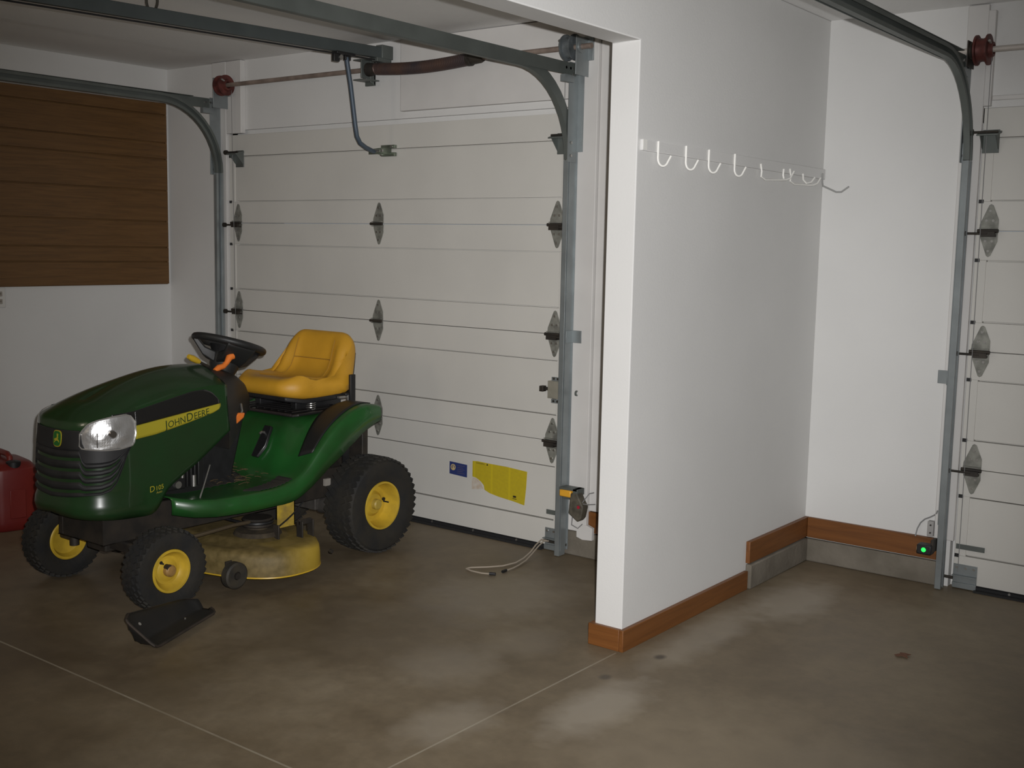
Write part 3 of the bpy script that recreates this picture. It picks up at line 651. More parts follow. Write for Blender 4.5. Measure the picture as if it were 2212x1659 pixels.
pr = MB(); pr.tube([(2.50, -.045, .060), (2.488, -.07, .068), (2.49, -.12, .052), (2.50, -.18, .028), (2.51, -.25, .014), (2.515, -.32, .008), (2.50, -.40, .007), (2.46, -.46, .007), (2.405, -.52, .007), (2.40, -.55, .007), (2.44, -.562, .007), (2.50, -.560, .007), (2.535, -.545, .007)], .0038, 8)
pr.tube([(2.512, -.045, .060), (2.50, -.07, .062), (2.503, -.12, .045), (2.515, -.19, .022), (2.532, -.26, .009), (2.55, -.34, .007), (2.56, -.40, .007), (2.56, -.45, .007)], .0038, 8)
prt = thing('pull_rope', 'tan pull rope trailing on the floor from the left door corner', 'rope', (2.50, -.3, 0))
o = pr.build('rope', rope_m, prt, smooth=True); o.location = (-2.50, .3, 0)
bolts(prt, black, [((.035, -.245, .008), (.062, -.232, .008), .0075, 8), ((.06, -.15, .008), (.062, -.18, .008), .0075, 8)], 'rope_tip')

lf = MB()
lf.prism([(4.355, -.345, .002), (4.372, -.362, .004), (4.385, -.35, .006), (4.41, -.355, .003), (4.40, -.335, .006), (4.408, -.31, .004), (4.385, -.318, .008), (4.365, -.31, .003), (4.372, -.33, .006)], (0, 0, .0015))
tag(lf.build('dry_leaf', mat('dead_leaf', (.13, .055, .028), .8), origin=(4.38, -.335, .002)), 'small reddish brown dead leaf on the floor of the right bay', 'leaf')

# ------------------------------------------------------------------ black trough-shaped plastic guard on the floor
gd = thing('plastic_chute', 'black trough shaped plastic chute lying on the floor beside the front wheel', 'mower part', (2.068, -1.955, 0), math.radians(111.7))
def chute(i, j):            # i along the length (0..24), j across the section (0..14); the far long side and the near end stand up
    u = i/24; v = j/14
    r = max(0, 1-u/.22); t = max(0, (v-.62)/.38)
    x = -.245+.49*u - .0*r
    hw = .085*(1-.10*u-.55*max(0, (u-.86)/.14)**2)
    y = -hw+2*hw*v
    if u < .2 and v > .6: x += .05*t**2*r; y -= .03*r*r*t
    hb = .108-.070*u
    z = .009 + hb*(1-(1-t)**1.6 if t > 0 else 0) + .010*max(0, (.12-v)/.12)
    ze = .009+.108*(1-(1-max(0, 1-u/.10))**1.0)*(.22+.78*min(1, v/.7))
    return Vector((x, y, max(z, ze)))
m = MB(); m.grid(chute, 25, 15); m.build('shell', mat('chute_black', (.007, .007, .007), .7, second=(.014, .012, .01), vscale=9), gd, smooth=True, solid=.007)
m = MB(); m.tube([chute(24-i, 0)+Vector((0, -.002, .002)) for i in range(25)]+[chute(0, j)+Vector((-.002, 0, .002)) for j in range(1, 15)]+[chute(i, 14)+Vector((0, .002, .002)) for i in range(1, 25)], .005, 8); m.build('rim', mat('chute_rim', (.045, .032, .024), .7, second=(.02, .016, .013), vscale=10), gd, smooth=True)
bolts(gd, steel, [(chute(5, 11), chute(5, 11)+Vector((0, -.006, .006)), .007, 10), (chute(17, 7), chute(17, 7)+Vector((0, 0, .012)), .004, 8)], 'rivet')

# ------------------------------------------------------------------ red fuel can
gc = thing('fuel_can', 'red plastic fuel can partly hidden behind the mower', 'fuel can', (.02, -1.51, 0), math.radians(-10))
def can(i, j):
    z = [0, .015, .05, .12, .20, .28, .325, .35, .36][i]; s = [.9, .97, 1, 1, .99, 1, .96, .80, .5][i]
    a = 2*PI*j/32; n = 5; c_, s_ = math.cos(a), math.sin(a)
    rx, ry = .185*s, .125*s
    return Vector((rx*math.copysign(abs(c_)**(2/n), c_), ry*math.copysign(abs(s_)**(2/n), s_), z))
m = MB(); V = m.grid(can, 9, 32, cv=True); m.bm.faces.new(V[0][::-1]); m.bm.faces.new(V[-1])
for sx in (-.187, .187): m.b2(sx-.004, sx+.004, -.04, .04, .07, .22)
for sy in (-.127, .127): m.b2(-.10, -.07, sy-.005, sy+.005, .05, .25); m.b2(.07, .10, sy-.005, sy+.005, .05, .25)
m.build('can_body', red_can, gc, smooth=True, bevel=.003)
m = MB(); m.tube([(-.10, 0, .345), (-.098, 0, .375), (-.07, 0, .386), (.05, 0, .388), (.082, 0, .375), (.09, 0, .345)], .015, 12); m.build('handle', red_can, gc, smooth=True)
m = MB(); m.lathe([(0, .02), (.0, .036), (.035, .036), (.04, .025), (.04, .01)], (.135, 0, .325), 'Z', 24); m.build('cap', black, gc, smooth=True)
m = MB(); m.cyl((-.14, 0, .325), (-.14, 0, .365), .014, 16); m.build('vent_plug', black, gc, smooth=True)

# ------------------------------------------------------------------ riding mower (local frame: x forward, y to its left, z up; origin under the rear axle)
MW = thing('riding_mower', 'green and yellow riding lawn mower with yellow seat parked before the left garage door', 'lawn mower', (1.46, -.60, 0), -PI/2)

def wheel(name, x, y, R_, Wd, rr, sgn, dish, lugs):
    c = Vector((x, y, R_)); h = Wd/2
    m = MB()
    prof = [(-h*.62, rr), (-h*.86, rr+.006), (-h*.98, rr+(R_-rr)*.35), (-h*1.0, rr+(R_-rr)*.55), (-h*.95, rr+(R_-rr)*.80), (-h*.80, R_-.012), (-h*.45, R_-.007), (0, R_-.005),
            (h*.45, R_-.007), (h*.80, R_-.012), (h*.95, rr+(R_-rr)*.80), (h*1.0, rr+(R_-rr)*.55), (h*.98, rr+(R_-rr)*.35), (h*.86, rr+.006), (h*.62, rr), (-h*.62, rr)]
    m.lathe(prof, c, 'Y', 64)
    # turf tread: rows of skewed blocks, shoulder lugs reach down the sidewall
    for k in range(lugs):
        a0 = 2*PI*k/lugs
        for r_ in range(-2, 3):
            a = a0 + (PI/lugs if r_ % 2 else 0) + (.0 if r_ else .02)
            yy = r_*h*.38; rad = R_-.0065 - (.0055 if abs(r_) == 2 else 0)
            rotm = Matrix.Rotation(a, 3, 'Y') @ Matrix.Rotation(.45*(1 if r_ > 0 else -1 if r_ < 0 else 0), 3, 'Z') if False else Matrix.Rotation(a, 3, 'Y')
            blk = Matrix.Rotation(.5*(1 if r_ > 0 else -1 if r_ < 0 else .0), 3, 'X')
            p = rotm @ Vector((rad, 0, 0)); p.y = yy
            m.box(c+p, (.009, h*.31, 2*PI*R_/lugs*.66), rotm @ blk)
    o = m.build(name, black_soft, MW, smooth=True, angle=25)
    m = MB(); s = sgn
    # rim: outer flange, barrel, dished disc
    m.lathe([(s*h*.84, rr+.004), (s*h*.90, rr+.002), (s*h*.90, rr-.006), (s*h*.70, rr-.013), (s*(h*.70-dish*.5), rr-.017), (s*(h*.70-dish), rr-.028), (s*(h*.70-dish), rr*.55), (s*(h*.70-dish*.72), rr*.42), (s*(h*.70-dish*.7), rr*.24), (s*(h*.70-dish*.7), .002)], c, 'Y', 56)
    m.lathe([(-s*h*.84, rr+.004), (-s*h*.9, rr), (-s*h*.88, rr-.008), (-s*h*.4, rr-.02), (-s*h*.2, rr*.5), (-s*h*.2, .004)], c, 'Y', 48)
    r = m.build('wheel_rim', yellow_wheel, o, smooth=True, angle=28)
    return o, r, c, h
HW = []
for y, s in ((.36, 1), (-.36, -1)):
    o, r, c, h = wheel('rear_wheel', 0, y, .241, .190, .116, s, .055, 42)
    m = MB(); d = s*(h*.70-.055*.7); m.lathe([(d-s*.002, .026), (d+s*.022, .026), (d+s*.028, .02), (d+s*.028, .001)], c, 'Y', 24); m.build('hub', mat('hub_yellow_dull', (.42, .30, .05), .5), o, smooth=True)
    m = MB(); m.cyl(c+Vector((-.07, s*(h*.70-.05), .012)), c+Vector((-.07, s*(h*.70-.045+.002), .012)), .009, 12); m.tube([c+Vector((-.072, s*(h*.7-.05), 0)), c+Vector((-.078, s*(h*.7-.02), -.002))], .004, 8); m.build('valve', black, o)
for y, s in ((.384, 1), (-.372, -1)):
    o, r, c, h = wheel('front_wheel', 1.22, y, .176, .112, .087, s, .022, 36)
    m = MB(); d = s*(h*.70-.022*.7); m.lathe([(d, .025), (d+s*.018, .025), (d+s*.026, .018), (d+s*.027, .001)], c, 'Y', 24); m.build('hub_cap', mat('hub_cap_tan', (.33, .19, .06), .5, var=.2, vscale=30), o, smooth=True)
    m = MB(); m.cyl(c+Vector((.042, s*(h*.62), .042)), c+Vector((.042, s*(h*.68), .042)), .007, 10); m.tube([c+Vector((.042, s*h*.6, .042)), c+Vector((.036, s*(h*.8), .036))], .0035, 8); m.build('valve', black, o)

# --- hood surface
HX0, HA, HB, HN = 1.22, .26, .25, 3.
_half = [(.765+(HX0-.765)*i/30, HB) for i in range(30)]
for i in range(121):
    t = PI/2*(1-i/120); _half.append((HX0+HA*max(0, math.cos(t))**(2/HN), HB*max(0, math.sin(t))**(2/HN)))
_acc = [0.]
for a, b in zip(_half, _half[1:]): _acc.append(_acc[-1]+math.hypot(b[0]-a[0], b[1]-a[1]))
_HT = _acc[-1]; _S = [_HT-a for a in _acc]      # arclength from the nose
_tabX = sorted(zip(_S, [p[0] for p in _half])); _tabY = sorted(zip(_S, [p[1] for p in _half]))
SMAX = _S[0]
def out_xy(s):
    a = abs(s); return interp(_tabX, a), interp(_tabY, a)*(1 if s >= 0 else -1)
def out_n(s):
    e = .012; a = out_xy(s-e); b = out_xy(s+e); t = Vector((b[0]-a[0], b[1]-a[1], 0)).normalized(); return Vector((t.y, -t.x, 0))*1.
def inset(z): return .030*max(0, min(1, (z-.50)/.38))**1.6
TZB = [(0, .405), (.22, .388), (.40, .378), (.47, .380), (.50, .40), (.545, .466), (.62, .518), (.70, .563), (.80, .628), (.86, .668), (.92, .70), (1.0, .71)]
TZS = [(0, .772), (.17, .782), (.25, .795), (.36, .813), (.47, .833), (.60, .862), (.70, .882), (.82, .890), (.90, .880), (1., .865)]
TZC = [(.70, .958), (.76, .962), (.86, .966), (.95, .962), (1.07, .940), (1.2, .902), (1.32, .852)]
def zb_(s): return sinterp(TZB, abs(s))
def zs_(s): return sinterp(TZS, abs(s))
def H(s, z, off=0.):
    x, y = out_xy(s); n = out_n(s)
    b = .014*max(0, 1-abs(z-.425)/.045)**.5 if (abs(s) < .44 and z < .47) else 0
    p = Vector((x, y, z)) + n*(off - inset(z) + b*max(0, min(1, (.46-abs(s))/.1))); return p
def Hc(s, v, off=0.):       # crown, v = 0 at the shoulder, 1 on the spine
    zs = zs_(s); p = H(s, zs); xs = .70+(p.x-.70)*(1.32-.70)/(1.46-.70); zc = sinterp(TZC, xs)
    hf = v; vf = 1-(1-v)**1.75
    return Vector((p.x+(xs-p.x)*hf, p.y*(1-hf), zs+(zc-zs)*vf+off))
NS, NV, NC = 121, 14, 14
m = MB()
def hoodf(i, j):
    s = SMAX*(1-2*i/(NS-1))
    if j <= NV: return H(s, zb_(s)+(zs_(s)-zb_(s))*j/NV)
    return Hc(s, (j-NV)/NC)
m.grid(hoodf, NS, NV+NC+1)
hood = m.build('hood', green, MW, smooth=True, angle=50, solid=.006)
def patch(name, m_, par, s0, s1, zlo, zhi, off=.003, ns=30, nz=8, th=.004, shape=None, solid=.004, smooth=True):
    b = MB()
    def f(i, j):
        s = s0+(s1-s0)*i/(ns-1); a, c = zlo(s), zhi(s); z = a+(c-a)*j/(nz-1)
        o_ = off + (shape(i/(ns-1), j/(nz-1)) if shape else 0)
        return H(s, z, o_)
    b.grid(f, ns, nz); return b.build(name, m_, par, smooth=smooth, angle=60, solid=solid)
def tb(*t): return lambda s: interp(list(t), abs(s))
# grille with louvres: black shield across the nose, running back under the headlamps
gr_lo = tb((0, .470), (.12, .480), (.2, .489), (.25, .492), (.285, .505), (.31, .535), (.33, .58), (.355, .64), (.372, .672), (.376, .675))
gr_hi = tb((0, .748), (.165, .752), (.176, .70), (.19, .676), (.376, .676))
G = []
def lou(i, j):
    if j > .70 or j < .04: return 0.
    p = (j*6.2) % 1
    return -.010*max(0, 1-abs(p-.5)/.32)**.6 * (1-.6*(1 if i < .06 or i > .94 else 0))
gl = patch('grille', mat('grille_black', (.015, .015, .016), .6, var=.25, vscale=16), hood, -.376, .376, gr_lo, gr_hi, .007, 121, 60, shape=lambda i, j: lou(i, j))
# badge with leaping deer
m = MB(); bc = .045; bz = .712
def badge_pt(u, v, o_): return H(bc+u, bz+v, o_)
def badge(rx, ry, o_):
    pts = []
    for k in range(28):
        a = 2*PI*k/28; n_ = 3.6; c_, s_ = math.cos(a), math.sin(a)
        pts.append(badge_pt(rx*math.copysign(abs(c_)**(2/n_), c_)*(1-.12*(s_ < 0)*abs(s_)), ry*math.copysign(abs(s_)**(2/n_), s_), o_))
    return pts
m.prism(badge(.0275, .0335, .009), out_n(bc)*.003); bd = m.build('badge', stripe_y, gl)
m = MB(); m.prism(badge(.0245, .030, .012), out_n(bc)*.0012); m.build('badge_field', mat('badge_green', (.015, .12, .02), .35), bd)
m = MB()
deer = [(-.018, -.004), (-.010, .001), (-.002, .002), (.002, .008), (-.001, .018), (.002, .022), (.004, .012), (.008, .020), (.010, .018), (.007, .008), (.011, .006), (.008, .003), (.007, -.002), (.014, -.006), (.018, -.014), (.015, -.014), (.010, -.009), (.002, -.008), (-.006, -.009), (-.014, -.017), (-.018, -.018), (-.012, -.009)]
m.prism([badge_pt(u, v, .0132) for u, v in deer], out_n(bc)*.0010); m.build('badge_deer', stripe_y, bd)
# headlamps, vents, stripes, lettering on both sides
def hl_hi(sg): return tb((.165, .738), (.175, .752), (.20, .778), (.24, .793), (.30, .804), (.36, .809), (.385, .800), (.404, .774))
hl_lo = tb((.165, .690), (.172, .680), (.26, .672), (.33, .672), (.385, .682), (.398, .700), (.404, .730))
for sg in (1, -1):
    m = patch('headlight', chrome, hood, sg*.165, sg*.404, hl_lo, hl_hi(sg), .0035, 25, 12, shape=lambda i, j: .006*math.sin(PI*i)*math.sin(PI*j)*(1.2+math.sin(i*14)*math.cos(j*9)*.7), smooth=False)
    rim = []
    for k in range(25): s = .165+(.404-.165)*k/24; rim.append(H(sg*s, hl_lo(s), .0055))
    for k in range(25): s = .404-(.404-.165)*k/24; rim.append(H(sg*s, hl_hi(sg)(s), .006))
    t = MB(); t.tube(rim, .0035, 6, closed=True); t.build('lamp_rim', mat('lamp_rim_clear', (.5, .49, .47), .15, .6), m, smooth=True)
    t = MB(); t.cyl(H(sg*.30, .735, .004), H(sg*.30, .735, .016), .022, 20, .014); t.build('bulb_reflector', mat('lamp_reflector', (.85, .86, .9), .18, 1.), m, smooth=True)
    t = MB(); t.tube([H(sg*.238, z, .012) for z in (.684, .71, .742)], .0025, 6); t.build('lens_rib', mat('lamp_reflector', (.85, .86, .9), .18, 1.), m, smooth=True)
    v_lo = tb((.404, .765), (.41, .759), (.84, .808)); v_hi = tb((.33, .808), (.404, .818), (.55, .846), (.70, .874), (.765, .876), (.80, .862), (.835, .826), (.84, .815))
    vt = patch('hood_vent', mat('vent_black', (.012, .012, .012), .25, coat=.5), hood, sg*.407, sg*.838, v_lo, v_hi, .0025, 40, 8)
    v2 = patch('hood_vent_tip', MT['vent_black'], hood, sg*.30, sg*.412, tb((.30, .8055), (.36, .8095), (.385, .801), (.412, .776)), tb((.30, .8110), (.36, .815), (.412, .819)), .0025, 16, 5)
    st_lo = tb((.402, .703), (.50, .712), (.66, .741), (.80, .7715), (.835, .785), (.842, .797)); st_hi = tb((.402, .757), (.842, .8085))
    st = patch('side_stripe', stripe_y, hood, sg*.403, sg*.842, st_lo, st_hi, .0030, 40, 6)
    # lettering; on the mower's left it reads from the nose to the rear
    def place(s_a, z_a, slope):
        def fn(u, v, o_):
            s = s_a+u if sg > 0 else s_a-u
            return H(sg*s, z_a+slope*(s-s_a)*1. + v, .0030+o_)
        return fn
    s_a = .548 if sg > 0 else .80
    z_a = .7285 if sg > 0 else .7770
    runs = [('J', .049), ('OHN', .0395), (' ', .020), ('D', .049), ('EERE', .0395)]
    t = text_bm(runs, place(s_a, z_a, .168), .0012)
    t.build('lettering', mat('letter_dark_green', (.012, .035, .012), .4), st)
    s_a = .455 if sg > 0 else .545
    t = text_bm([('D', .036), ('105', .028)], place(s_a, .472 if sg > 0 else .49, .13 if sg > 0 else .13), .0012); t.build('model_lettering', stripe_y, hood)
    s_a = .488 if sg > 0 else .51
    t = text_bm([('Auto', .014)], place(s_a, .462 if sg > 0 else .47, .13), .0012); t.build('model_lettering', mat('letter_dull', (.35, .28, .05), .4), hood)

# --- dashboard cowl, steering column and wheel
m = MB()
def cowl(i, j):
    X = [.77, .72, .66, .60, .545, .51, .49][i]; top = [.946, .945, .932, .908, .872, .825, .78][i]; bot = [.60, .64, .685, .715, .735, .73, .72][i]; hw = [.240, .222, .182, .135, .095, .065, .035][i]
    a = PI*j/16; n = 3.2
    c_, s_ = math.cos(a), math.sin(a)
    if j == 0 or j == 16: return Vector((X, hw*(1 if j == 0 else -1), bot))
    return Vector((X, hw*math.copysign(abs(c_)**(2/n), c_), bot+.25*(top-bot)+(.75*(top-bot))*s_**(2/n)))
V = m.grid(cowl, 7, 17); m.bm.faces.new(V[-1]); m.bm.faces.new(V[0][::-1])
m.build('dash_panel', mat('dash_black', (.015, .015, .015), .55, second=(.024, .02, .016), vscale=9), MW, smooth=True, angle=50)
m = MB()
m.prism([(.84, -.13, .40), (.84, -.13, .70), (.60, -.13, .70), (.66, -.13, .48), (.67, -.13, .40)], (0, .26, 0)); m.build('pedestal', black, MW, bevel=.01)
ax = Vector((-.30, 0, .954)).normalized(); wc = Vector((.575, 0, 1.040)); e1 = Vector((0, 1, 0)); e2 = ax.cross(e1).normalized()
m = MB(); R_ = .158; m.tube([wc+e1*R_*math.cos(2*PI*k/64)+e2*R_*math.sin(2*PI*k/64) for k in range(64)], .0165, 12, closed=True)
sw = m.build('steering_wheel', mat('wheel_rubber', (.016, .016, .016), .5), MW, smooth=True)
m = MB(); hubc = wc-ax*.065
m.lathe([(-.075, .055), (-.04, .068), (.0, .074), (.02, .066), (.03, .036), (.031, .001)], (0, 0, 0), 'Z', 32)
q = ax.to_track_quat('Z', 'Y').to_matrix(); bmesh.ops.rotate(m.bm, verts=m.bm.verts, cent=(0, 0, 0), matrix=q); bmesh.ops.translate(m.bm, verts=m.bm.verts, vec=hubc)
m.build('wheel_hub', MT['wheel_rubber'], sw, smooth=True)
for k in range(3):
    a = PI/2*1.0 + 2*PI*k/3 + .25
    d = e1*math.cos(a)+e2*math.sin(a); t_ = ax.cross(d)
    m = MB(); A = hubc+d*.04; B = wc+d*(R_-.004)
    m.bm.verts.ensure_lookup_table()
    pts = []
    for (P, hw, th) in ((A, .062, .014), (A+(B-A)*.5+ax*(-.018), .058, .012), (B, .070, .008)):
        pts.append([P+t_*hw+ax*th, P-t_*hw+ax*th, P-t_*hw-ax*th*2.5, P+t_*hw-ax*th*2.5])
    m.grid(lambda i, j: pts[i][j], 3, 4, cv=True); 
    vs = list(m.bm.verts); m.bm.faces.new(vs[0:4]); m.bm.faces.new(vs[8:12]); m.build('spoke', MT['wheel_rubber'], sw, bevel=.006)
m = MB()
cpts = [(.63, 0, .90), (.615, 0, .935), (.60, 0, .965), (.590, 0, .995), (.582, 0, 1.01)]
m.tube(cpts, [.055, .048, .05, .072, .088], 20); m.build('steering_column', black, MW, smooth=True)
m = MB(); m.tube([(.47, -.2, .880), (.53, -.2, .912), (.61, -.2, .950)], .007, 8); lv = m.build('lift_lever', dark_metal, MW, smooth=True)
lv.data.materials[0] = dark_metal
m = MB(); m.tube([(.592, -.2, .942), (.606, -.2, .949), (.634, -.2, .963), (.656, -.2, .974)], [.010, .014, .016, .011], 12); m.build('lever_grip', yellow, lv, smooth=True)
m = MB(); m.tube([(.735, .10, .935), (.715, .10, .948), (.690, .10, .952), (.670, .10, .967), (.655, .10, .990), (.637, .10, .998)], [.012, .014, .013, .012, .016, .018], 12); m.build('throttle_lever', orange, MW, smooth=True)
m = MB(); m.prism([(.712, .19, .695), (.730, .19, .722), (.690, .19, .750), (.655, .19, .748), (.662, .19, .725)], (0, .022, 0)); m.build('brake_lock_lever', orange, MW, bevel=.006)
m = MB(); m.tube([(.68, .20, .73), (.665, .20, .755), (.655, .18, .785)], .005, 8); m.build('brake_rod', steel, MW, smooth=True)

# --- body: foot platform sweeping up into the seat deck and rear fenders
TP = [(-.05, .69), (.12, .70), (.30, .70), (.37, .695), (.405, .67), (.44, .61), (.475, .545), (.51, .487), (.55, .452), (.60, .432), (.68, .424), (.9, .42), (1.04, .428), (1.12, .445)]
TF = [(-.02, .715), (.0, .730), (.03, .744), (.10, .755), (.16, .748), (.23, .722), (.30, .682), (.36, .635), (.42, .570), (.47, .510), (.52, .465), (.58, .438), (.66, .425), (.9, .42), (1.04, .428), (1.12, .445)]
TY = [(-.05, .445), (.1, .462), (.3, .458), (.5, .437), (.65, .425), (.80, .412), (.95, .385), (1.05, .345), (1.12, .29)]
def body_z(X, y):
    a = abs(y); k = max(0, min(1, (a-.20)/.10)); k = k*k*(3-2*k)
    z = sinterp(TP, X)*(1-k)+sinterp(TF, X)*k
    h_ = max(0, 1-(a/.15)**2) if a < .15 else 0
    if X > .55: z += .05*h_*min(1, (X-.55)/.1)
    return z
XS = [.022, .03, .045, .06, .09, .12, .16, .2, .24, .28, .32, .36, .40, .43, .46, .49, .52, .55, .58, .62, .66, .70, .75, .80, .85, .90, .95, 1.0, 1.04, 1.08, 1.10, 1.115]
YS_ = [0, .05, .1, .15, .19, .22, .25, .28, .31, .34, .37, .40]
half = []
def bodyf(i, j):
    X = XS[i]; ye = interp(TY, X)
    n = len(YS_)+4; k = j-(n-1); sg = 1 if k >= 0 else -1; k = abs(k)
    if k < len(YS_): y = YS_[k]/.40*(ye-.024); return Vector((X, sg*y, body_z(X, y)))
    d = k-len(YS_); z = body_z(X, ye-.03); lip = interp([(.02, .07), (.05, .085), (.1, .105), (.2, .145), (.3, .16), (.4, .14), (.5, .095), (.65, .075)], X)
    return Vector((X, sg*(ye-.024+[.011, .020, .024, .021][d]), z-[.003, .012, max(.03, lip*.5), lip][d]))
m = MB(); m.grid(bodyf, len(XS), 2*(len(YS_)+4)-1)
# front and rear lips
nb = 2*(len(YS_)+4)-1
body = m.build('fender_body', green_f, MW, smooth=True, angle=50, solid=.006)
def bpatch(name, m_, X0, X1, y0, y1, off, nx=20, ny=8, ridge=0, par=None):
    b = MB()
    def f(i, j):
        X = X0(j/(ny-1)) + (X1(j/(ny-1))-X0(j/(ny-1)))*i/(nx-1); t = i/(nx-1); y = y0(t)+(y1(t)-y0(t))*j/(ny-1)
        e = .5*(body_z(X+.01, y)-body_z(X-.01, y))/.01
        nrm = Vector((-e, 0, 1)).normalized()
        return Vector((X, y, body_z(X, y))) + nrm*(off+(ridge*(i % 2) if 0 < i < nx-1 else 0))
    b.grid(f, nx, ny); return b.build(name, m_, par or body, smooth=not ridge, angle=40, solid=.004)
for sg in (1, -1):
    bpatch('fender_insert', mat('insert_black', (.013, .013, .013), .45), lambda v: .05, lambda v: .45-.02*v, lambda t: sg*(.250-.02*math.sin(PI*t)+.085*t), lambda t: sg*(.402+.008*t), .004, 24, 8)
    bpatch('foot_mat', black_soft, lambda v: .545, lambda v: .77-.05*v, lambda t: sg*(.31+.02*t), lambda t: sg*(.40-.015*t), .004, 17, 5, ridge=.004)
bpatch('center_mat', black_soft, lambda v: .62, lambda v: .86, lambda t: -.13, lambda t: .17, .005, 13, 7, ridge=.004)
m = MB(); m.prism([(.425, .085, body_z(.425, .09)+.006), (.425, .135, body_z(.425, .13)+.006), (.475, .145, body_z(.475, .14)+.010), (.505, .120, body_z(.505, .12)+.012), (.505, .080, body_z(.505, .08)+.012)], (.014, 0, .010))
m.build('shift_plate', mat('plate_black', (.014, .014, .015), .3, coat=.4), body, bevel=.004)
m = MB(); m.tube([(.45, .105, .62), (.475, .105, .625), (.485, .105, .618)], .006, 8); m.build('shift_knob', steel, body, smooth=True)
# black seat deck with raised ribs and glossy front lip
m = MB(); m.prism([(.05, -.24, .706), (.385, -.235, .706), (.405, -.20, .700), (.405, .24, .700), (.385, .265, .706), (.05, .25, .706)], (0, 0, .012))
for k in range(9): m.b2(.09, .375, -.20+k*.05, -.19+k*.05, .716, .722)
sd = m.build('seat_deck', mat('deck_black', (.016, .015, .015), .35, coat=.3), MW, bevel=.003)
m = MB(); m.tube([(.408, -.19, .712), (.410, .0, .712), (.408, .235, .712)], .006, 8); m.build('deck_lip', mat('lip_dark', (.05, .04, .04), .3, .3), sd, smooth=True)
m = MB()
for y in (-.13, .13): m.b2(.0, .30, y-.02, y+.02, .718, .775)
m.b2(.02, .30, -.15, .15, .745, .772); m.build('seat_support', black, MW, bevel=.004)
m = MB(); m.tube([(.27+.0*k, .09+.022*math.cos(k*.7), .722+.0011*k) if False else (.24+.022*math.cos(k*.7), .19+.022*math.sin(k*.7), .718+.0011*k) for k in range(50)], .003, 6); m.build('seat_spring', steel, MW, smooth=True)
m = MB(); m.b2(.0, .034, .236, .252, .715, .875); m.b2(.0, .06, .19, .245, .77, .785); m.build('adjuster_bracket', black, MW, bevel=.003)
m = MB(); m.cyl((.045, .244, .70), (.045, .244, .775), .005, 8); m.b2(.03, .10, .225, .240, .762, .772); m.build('adjuster_rod', steel, MW, smooth=True)

# --- seat
SEC = [(.395, .790, 0), (.408, .815, 0), (.405, .845, 0), (.385, .866, 0), (.345, .872, 1), (.28, .860, 1), (.21, .850, 1), (.15, .848, 1), (.10, .860, 1), (.065, .895, 1), (.045, .94, 1), (.03, .99, 1), (.018, 1.035, .6), (.002, 1.066, 0), (-.022, 1.080, 0), (-.045, 1.066, 0), (-.052, 1.03, 0), (-.045, .96, 0), (-.030, .88, 0), (-.008, .81, 0), (.03, .780, 0), (.12, .768, 0), (.25, .768, 0), (.35, .772, 0)]
ns, ny = len(SEC), 25
def seatf(i, j):
    v = -1+2*j/(ny-1); a = abs(v)
    X, z, bol = SEC[i]
    hw = .232 if z < .9 else .232-.006*min(1, (z-.9)/.18)
    # bolsters rise toward the sides on the cushion and come forward on the backrest
    b = max(0, (a-.45)/.55); bb = math.sin(min(1, b*1.25)*PI/2)**1.4
    if bol:
        if X > .12: z += .024*bol*bb
        else: X += .032*bol*bb
        # sewn centre panel
        if .60 < a < .68: z -= .0045*bol; X -= .003*bol
    # rounded plan and top corners
    e = max(0, (a-.50)/.50)
    if X > .30: X -= .095*e**2.4
    if z > .98: z -= .07*max(0, (a-.58)/.42)**2.4
    # close the section towards the side
    sh = max(0, (a-.86)/.14)**2
    cx = max(-.01, min(.30, X)); 
    cz = .82 if X > .11 else z
    cxx = X if X > .11 else .012
    X = X+(cxx-X)*sh*.55; z = z+(cz-z)*sh*.55
    return Vector((X, v*hw, z))
m = MB(); V = m.grid(seatf, ns, ny, cu=True)
m.bm.faces.new([V[i][0] for i in range(ns)]); m.bm.faces.new([V[i][ny-1] for i in range(ns)][::-1])
seat = m.build('seat', yellow_seat, MW, smooth=True, angle=60, subsurf=1)
m = MB()
seam = [seatf(i, j)+Vector((.003, 0, .003)) for i, j in [(4, 4), (6, 4), (8, 4), (9, 4), (10, 4), (11, 4), (12, 4)]]
for jj in (5, ny-6):
    m.tube([seatf(i, jj)+Vector((.002 if i > 7 else 0, 0, .002)) for i in range(5, 13)], .0028, 6)
m.tube([seatf(10, j)+Vector((.003, 0, 0)) for j in range(5, ny-5)], .0028, 6)
m.build('seam', mat('seam_brown', (.36, .19, .02), .6), seat, smooth=True)
m = MB(); m.prism([(.385, -.17, .788), (.30, -.215, .772), (.02, -.222, .778), (-.02, -.21, .80), (-.02, .21, .80), (.02, .222, .778), (.30, .215, .772), (.385, .17, .788)], (0, 0, -.022)); 
m.build('seat_pan', black, MW, bevel=.006)
m = MB()
def shell(i, j):
    v = -1+2*j/12; z = .80+.262*i/8; hw = .214-.006*max(0, (z-.9)/.18); e = max(0, (abs(v)-.5)/.5)
    zz = z-.008-(.08*e**2.4)*(i/8); X = .002-.038*(i/8)**.8
    return Vector((X-.006+.02*max(0, abs(v)-.8), v*hw, zz))
m.grid(shell, 9, 13); m.build('seat_back_shell', black, seat, smooth=True, solid=.006)

